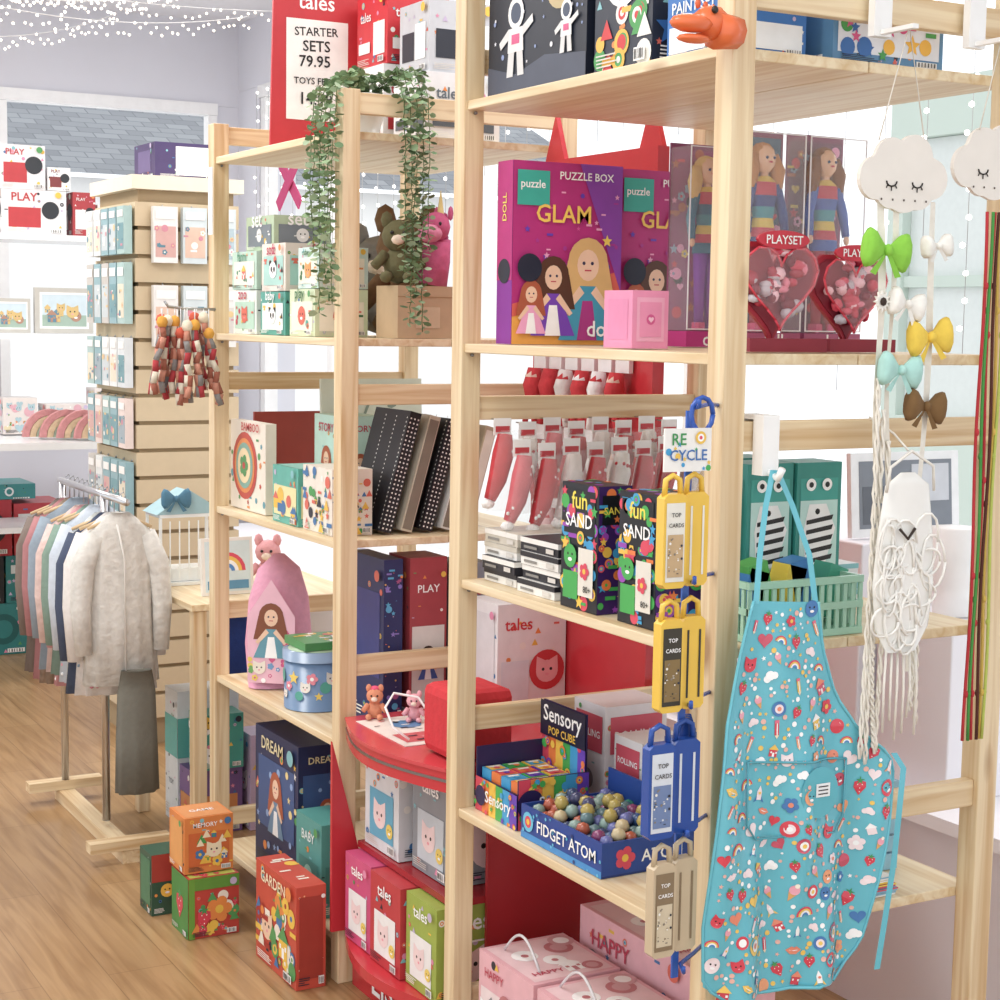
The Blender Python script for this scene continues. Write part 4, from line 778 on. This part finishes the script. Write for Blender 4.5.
for k in range(13):
    x=1.41+.0105*k; y=4.36+R.uniform(-.02,.05); z=1.56+R.uniform(-.03,.02)
    cols=['#b8323a','#e3d7c2','#a8604a','#cf8a72','#8f8a88']
    q.tube([(x,y,1.6),(x,y,z)],.0015,('#dddddd','matte'),4)
    q.ell((x,y,z),(.016,.015,.017),('#e9a51f' if k%4==0 else '#d9583a' if k%4==1 else '#f1e2c8','plush'),8)
    for s in(0,1,2):
        P=[(x,y,z-.01)]
        for t in range(1,7): P.append((x+R.uniform(-.006,.008)-.012*(6-k)/6*t*.4,y-.004*s,z-.01-.03*t))
        for t in range(6): q.tube([P[t],P[t+1]],[.0085,.0085],(cols[(k+t+s)%5],'plush'),7)
q.build('hanging_rag_doll_bunch')
slab('shelf_price_tag',(1.57,4.42,1.80),(1.573,4.452,1.98),mat('#f3f3f0'))
# ================================================================= CLOTHES RAIL
e=bpy.data.objects.new('clothes_rail',None); SC.collection.objects.link(e)
q=MB()
q.tube([(1.42,4.72,1.05),(1.42,5.44,1.05)],.011,('#cfcfd2','metal'),10)
for y in (4.95,5.42):
    q.tube([(1.42,y,1.05),(1.42,y,.06)],.012,('#cfcfd2','metal'),10)
q.box((1.395,4.70,0),(1.445,5.46,.04),wood('Y'))
for y in (4.72,5.43): q.box((1.30,y-.025,.0405),(1.54,y+.025,.07),wood('X'))
q.build('frame',parent=e)
def coat(name,y,c,L=.5,w=.12,x=1.42,zt=.985,kind='fabric',seed=0,pat=None,trim='#e8e4de'):
    q=MB(); m=(c,kind)
    q.tube([(x,y,1.065),(x+.012,y,1.073),(x+.018,y,1.06),(x,y,1.045),(x,y,1.005)],.002,('#b5b5b8','metal'),5)
    q.tube([(x-w,y,zt-.015),(x,y,zt+.025),(x+w,y,zt-.015)],.005,('#d9b98a','matte'),6)
    q.loft([(x,y,zt+.03,.028,.02),(x,y,zt+.012,.05,.028),(x,y,zt-.03,w,.034),(x,y,zt-.12,w*.97,.038),(x,y,zt-L*.6,w*1.0,.042),(x,y,zt-L,w*1.14,.045)],m,36,.09,11,seed)
    for s in(-1,1):
        q.tube([(x+s*(w-.02),y,zt-.035),(x+s*(w+.016),y-.008,zt-.12),(x+s*(w+.026),y-.015,zt-.24),(x+s*(w+.02),y-.02,zt-.36*min(1.1,L/.45))],[.032,.034,.030,.024],m,12)
    q.tube([(x-.02,y-.042,zt),(x,y-.046,zt-.1),(x,y-.05,zt-L+.02)],.003,(trim,'matte'),4)
    if pat:
        R=random.Random(seed)
        for k in range(110):
            a=R.uniform(0,2*pi); zz=R.uniform(zt-L+.01,zt-.03); f=(zt-zz)/L
            q.ell((x+w*1.04*cos(a)*(1+.06*f),y+(.038+.010*f)*sin(a),zz),(.007,.004,.007),(R.choice(pat),'fabric'),6)
    q.build(name,parent=e)
cl=[('#dcd9d2',.47,'plush',None),('#e6e0dc',.50,'fabric',['#d98a9a','#8fa9c0','#c9b070']),('#44506a',.50,'fabric',None),('#d3d6d2',.46,'plush',None),('#c9d3e0',.50,'fabric',['#f0a9b4','#ffffff']),('#7f9a8b',.48,'fabric',None),('#cf8f94',.52,'fabric',['#ffffff','#b5606a']),('#e3c4bc',.48,'plush',None),('#8f9fae',.50,'fabric',None),('#9c8470',.55,'plush',None),('#b5777a',.54,'fabric',None),('#7f6f66',.52,'fabric',None)]
for k,(c,L,kd,pt) in enumerate(cl): coat('jacket_%d'%(k+1),4.79+.054*k,c,L,.094+.008*(k%3),kind=kd,seed=k,pat=pt,zt=.985-.006*(k%4))
q=MB(); q.loft([(1.45,4.735,.56,.045,.028),(1.45,4.735,.5,.055,.03),(1.45,4.735,.35,.058,.035),(1.45,4.735,.2,.06,.035)],('#77756a','fabric'),20,.12,7); q.build('olive_trousers',parent=e)
# ================================================================= BACK OF SHOP
e2=MB(); sw=('#d3bd98','matte')
e2.box((1.86,6.02,0),(2.22,6.5,2.03),('#a8906a','matte')); e2.box((1.83,5.99,2.03),(2.25,6.53,2.08),('#ebe0c8','matte'))
z=.1
while z<2.0: e2.box((1.845,6.005,z),(2.235,6.515,z+.085),sw); z+=.1
e2.build('slatwall_gondola')
q=MB(); R=random.Random(31)
def bag(q,O,U,N,w,h,c,c2):
    O=Vector(O);U=Vector(U);N=Vector(N); V=Vector((0,0,1))
    q.prism([(0,0),(w,0),(w,h),(0,h)],O+N*.004,U,V,N,.03,c); q.dec(O+N*.034,U,V,N,w,h,[('r',.08,.1,.92,.65,c2),('b',int(O.z*99+O.y*31+O.x*77),6,['flower','dot','bar'],['#f4f1ea','#d98a9a','#5a8fa0','#e9c98a'],.1,.1,.9,.65,.25),('r',.1,.78,.9,.92,'#f6f4f0')]); q.tube([O+U*w*.5+V*h,O+U*w*.5+V*(h+.01)-N*.01],.003,('#b0b0b0','metal'),4)
for r,(z,h) in enumerate(((1.80,.17),(1.55,.22),(1.32,.18),(1.1,.18),(.85,.2))):
    for k in range(5):
        bag(q,(1.84,6.5-.1*k,z),(0,-1,0),(-1,0,0),.088,h,R.choice(['#e6e9e8','#8cb4bc','#d9dfe2','#e8d4cc','#a9c8c4','#c9c4bc']),R.choice(['#c9d3d6','#6fa0a8','#d9a9a0','#e8dcc4','#9fb0b8']))
for r,(z,h) in enumerate(((1.77,.2),(1.47,.22))):
    for k in range(3): bag(q,(1.90+.11*k,6.0,z),(1,0,0),(0,-1,0),.09,h,R.choice(['#e9e6e2','#e6d3d0','#d3dfe2']),R.choice(['#d9a8a0','#b0c6cf','#d6d0c8','#e3bfa8']))
q.build('hanging_bagged_goods')
carton('dark_purple_gift_box',1.95,6.1,2.08,.26,.25,.13,'#4a3a6a',{'f':[('r',.3,.1,.8,.9,'#efeef2')],'s':[('r',.2,.2,.8,.8,'#6a5a8a')]})
q=MB(); ws=('#eef0f2','plastic')
for z in (.62,1.02,1.47,1.9,): q.box((1.55,7.5,z),(2.3,7.9,z+.025),ws)
for x in (1.532,2.318):
    for y in(7.52,7.88): q.box((x-.015,y-.015,0),(x+.015,y+.015,1.93),ws)
q.build('white_window_shelving')
for (x,z,w,h,c,c2) in ((1.73,1.926,.28,.19,'#eceaea','#c8323a'),(1.72,2.117,.2,.19,'#e9e6e8','#c8323a'),(1.93,2.118,.1,.1,'#f4f4f4','#8a3a3a'),(2.04,1.926,.1,.19,'#b8323a','#f4f0ee'),(2.15,1.926,.1,.14,'#f2e3e0','#4f6f9a')):
    carton('electronic_toy_box',x,7.55,z,w,.2,h,c,both([('r',.1,.15,.6,.6,c2),('c',.75,.55,.2,'#30343a'),('t','PLAY',.35,.84,.4,c2)]))
for (x,z,w,h) in ((1.88,1.496,.26,.2),(1.7,1.496,.16,.15)):
    q=MB(); q.box((0,0,0),(w,.03,h),'#c3bfb6'); q.dec((0,0,0),(1,0,0),(0,0,1),(0,-1,0),w,h,[('r',.08,.1,.92,.9,'#f6f6f4'),('r',.12,.15,.88,.4,'#9fb8a8'),('r',.12,.4,.88,.85,'#c9dbe4'),('b',3,7,['house','cat','face'],['#b5866f','#5a8aa0','#d9b86f'],.2,.3,.8,.6,.26)]); q.build('framed_picture_gift',(x,7.6,z+.001))
for (x,z,w,h) in ((1.73,1.05,.15,.16),(1.92,1.05,.2,.13),(2.14,1.05,.1,.2)):
    carton('nursery_gift_set',x,7.58,z,w,.15,h,'#e2d8d2',both([('b',int(x*50),12,['heart','dot','cat'],['#e0a9b4','#a9c8d0','#e3d3a8'],.1,.1,.9,.9,.25)]))
q=MB()
for k in range(5):
    x=1.86+.06*k
    for i,c in enumerate(('#cf8a8a','#dcc098','#a9b9a0','#9aa6bc')): q.prism(band(.028*(4-i)-.02,.028*(4-i)+.006,0),(x,7.3-.05*k,1.06),(1,0,0),(0,0,1),(0,-1,0),.03,(c,'plush'))
q.build('rainbow_cushions')
slab('white_display_table',(1.3,7.05,1.02),(2.2,7.45,1.05),mat('#eef0f2','plastic'))
for x in(1.35,2.15): slab('display_table_leg',(x-.02,7.2,0),(x+.02,7.24,1.02),mat('#eef0f2','plastic'))
for k,(x,z,w,h,c,c2) in enumerate(((1.50,0,.42,.24,'#1f8080','#0f6060'),(1.93,0,.17,.24,'#b8323a','#f3f0ee'),(1.50,.242,.3,.22,'#23262c','#d9d9d9'),(1.81,.242,.28,.22,'#1f8080','#d9e6e6'),(1.50,.464,.34,.26,'#b8202f','#2b2b30'),(1.85,.464,.24,.24,'#c8303a','#f3f0ee'),(1.55,.726,.4,.07,'#2f9090','#efefef'))):
    carton('ride_on_toy_carton',x,7.92,z,w,.3,h,c,both([('c',.7,.5,.3,c2),('c',.7,.5,.18,c),('r',.08,.62,.5,.8,c2)]))
# fairy lights
q=MB(); R=random.Random(17)
for s,(x0,y0,z0,x1,y1,z1,sag) in enumerate(((1.1,6.2,2.70,2.5,6.6,2.78,.07),(1.1,6.4,2.80,2.9,6.6,2.84,.05),(1.1,6.8,2.66,2.2,7.4,2.88,.08),(1.3,6.0,2.66,2.1,6.3,2.78,.03))):
    P=[]
    for i in range(61):
        t=i/60; P.append((x0+(x1-x0)*t,y0+(y1-y0)*t,z0+(z1-z0)*t-sag*4*t*(1-t)))
    q.tube(P,.0015,('#e8e8e8','matte'),4)
    for p in P: q.ell((p[0],p[1],p[2]-R.uniform(0,.05)),.0055,('#fff3d8','emit'),6)
q.build('fairy_lights_ceiling')
q=MB()
for k in range(34):
    y=2.9+.16*k; ln=R.uniform(.5,1.3); q.tube([(3.14,y,2.7),(3.14,y,2.7-ln)],.0012,('#b3b3b3','matte'),4)
    for j in range(int(ln/.07)): q.ell((3.14+R.uniform(-.01,.01),y+R.uniform(-.012,.012),2.7-.07*j),.008,('#fffaf0','emit'),6)
q.build('fairy_light_curtain')
q=MB()
for a in(.7,-.7): 
    M=Matrix.Translation((3.12+.01*a,7.7,2.22))@Matrix.Rotation(a,4,'X'); q.box((-.004,-.16,-.03),(.004,.16,.03),('#d9407f','matte'),M)
q.build('pink_cross_decoration')
q=MB(); q.box((2.66,2.72,.53),(2.9,2.96,.93),('#eceaf0','wall')); q.build('white_plinth',bevel=.004)
q=MB(); q.loft([(2.78,2.84,.932,.05,.05),(2.78,2.84,1.0,.055,.055),(2.78,2.84,1.13,.062,.062)],('#f7f7f7','matte'),24); q.build('white_paper_bucket')
q=MB(); R=random.Random(4)
for k in range(50): q.ell((2.66+R.uniform(0,.38),3.35+R.uniform(0,2.2),.58+R.uniform(0,.03)),(R.uniform(.05,.12),R.uniform(.05,.12),R.uniform(.02,.045)),('#f8f8fb','plush'),8)
q.build('artificial_snow')
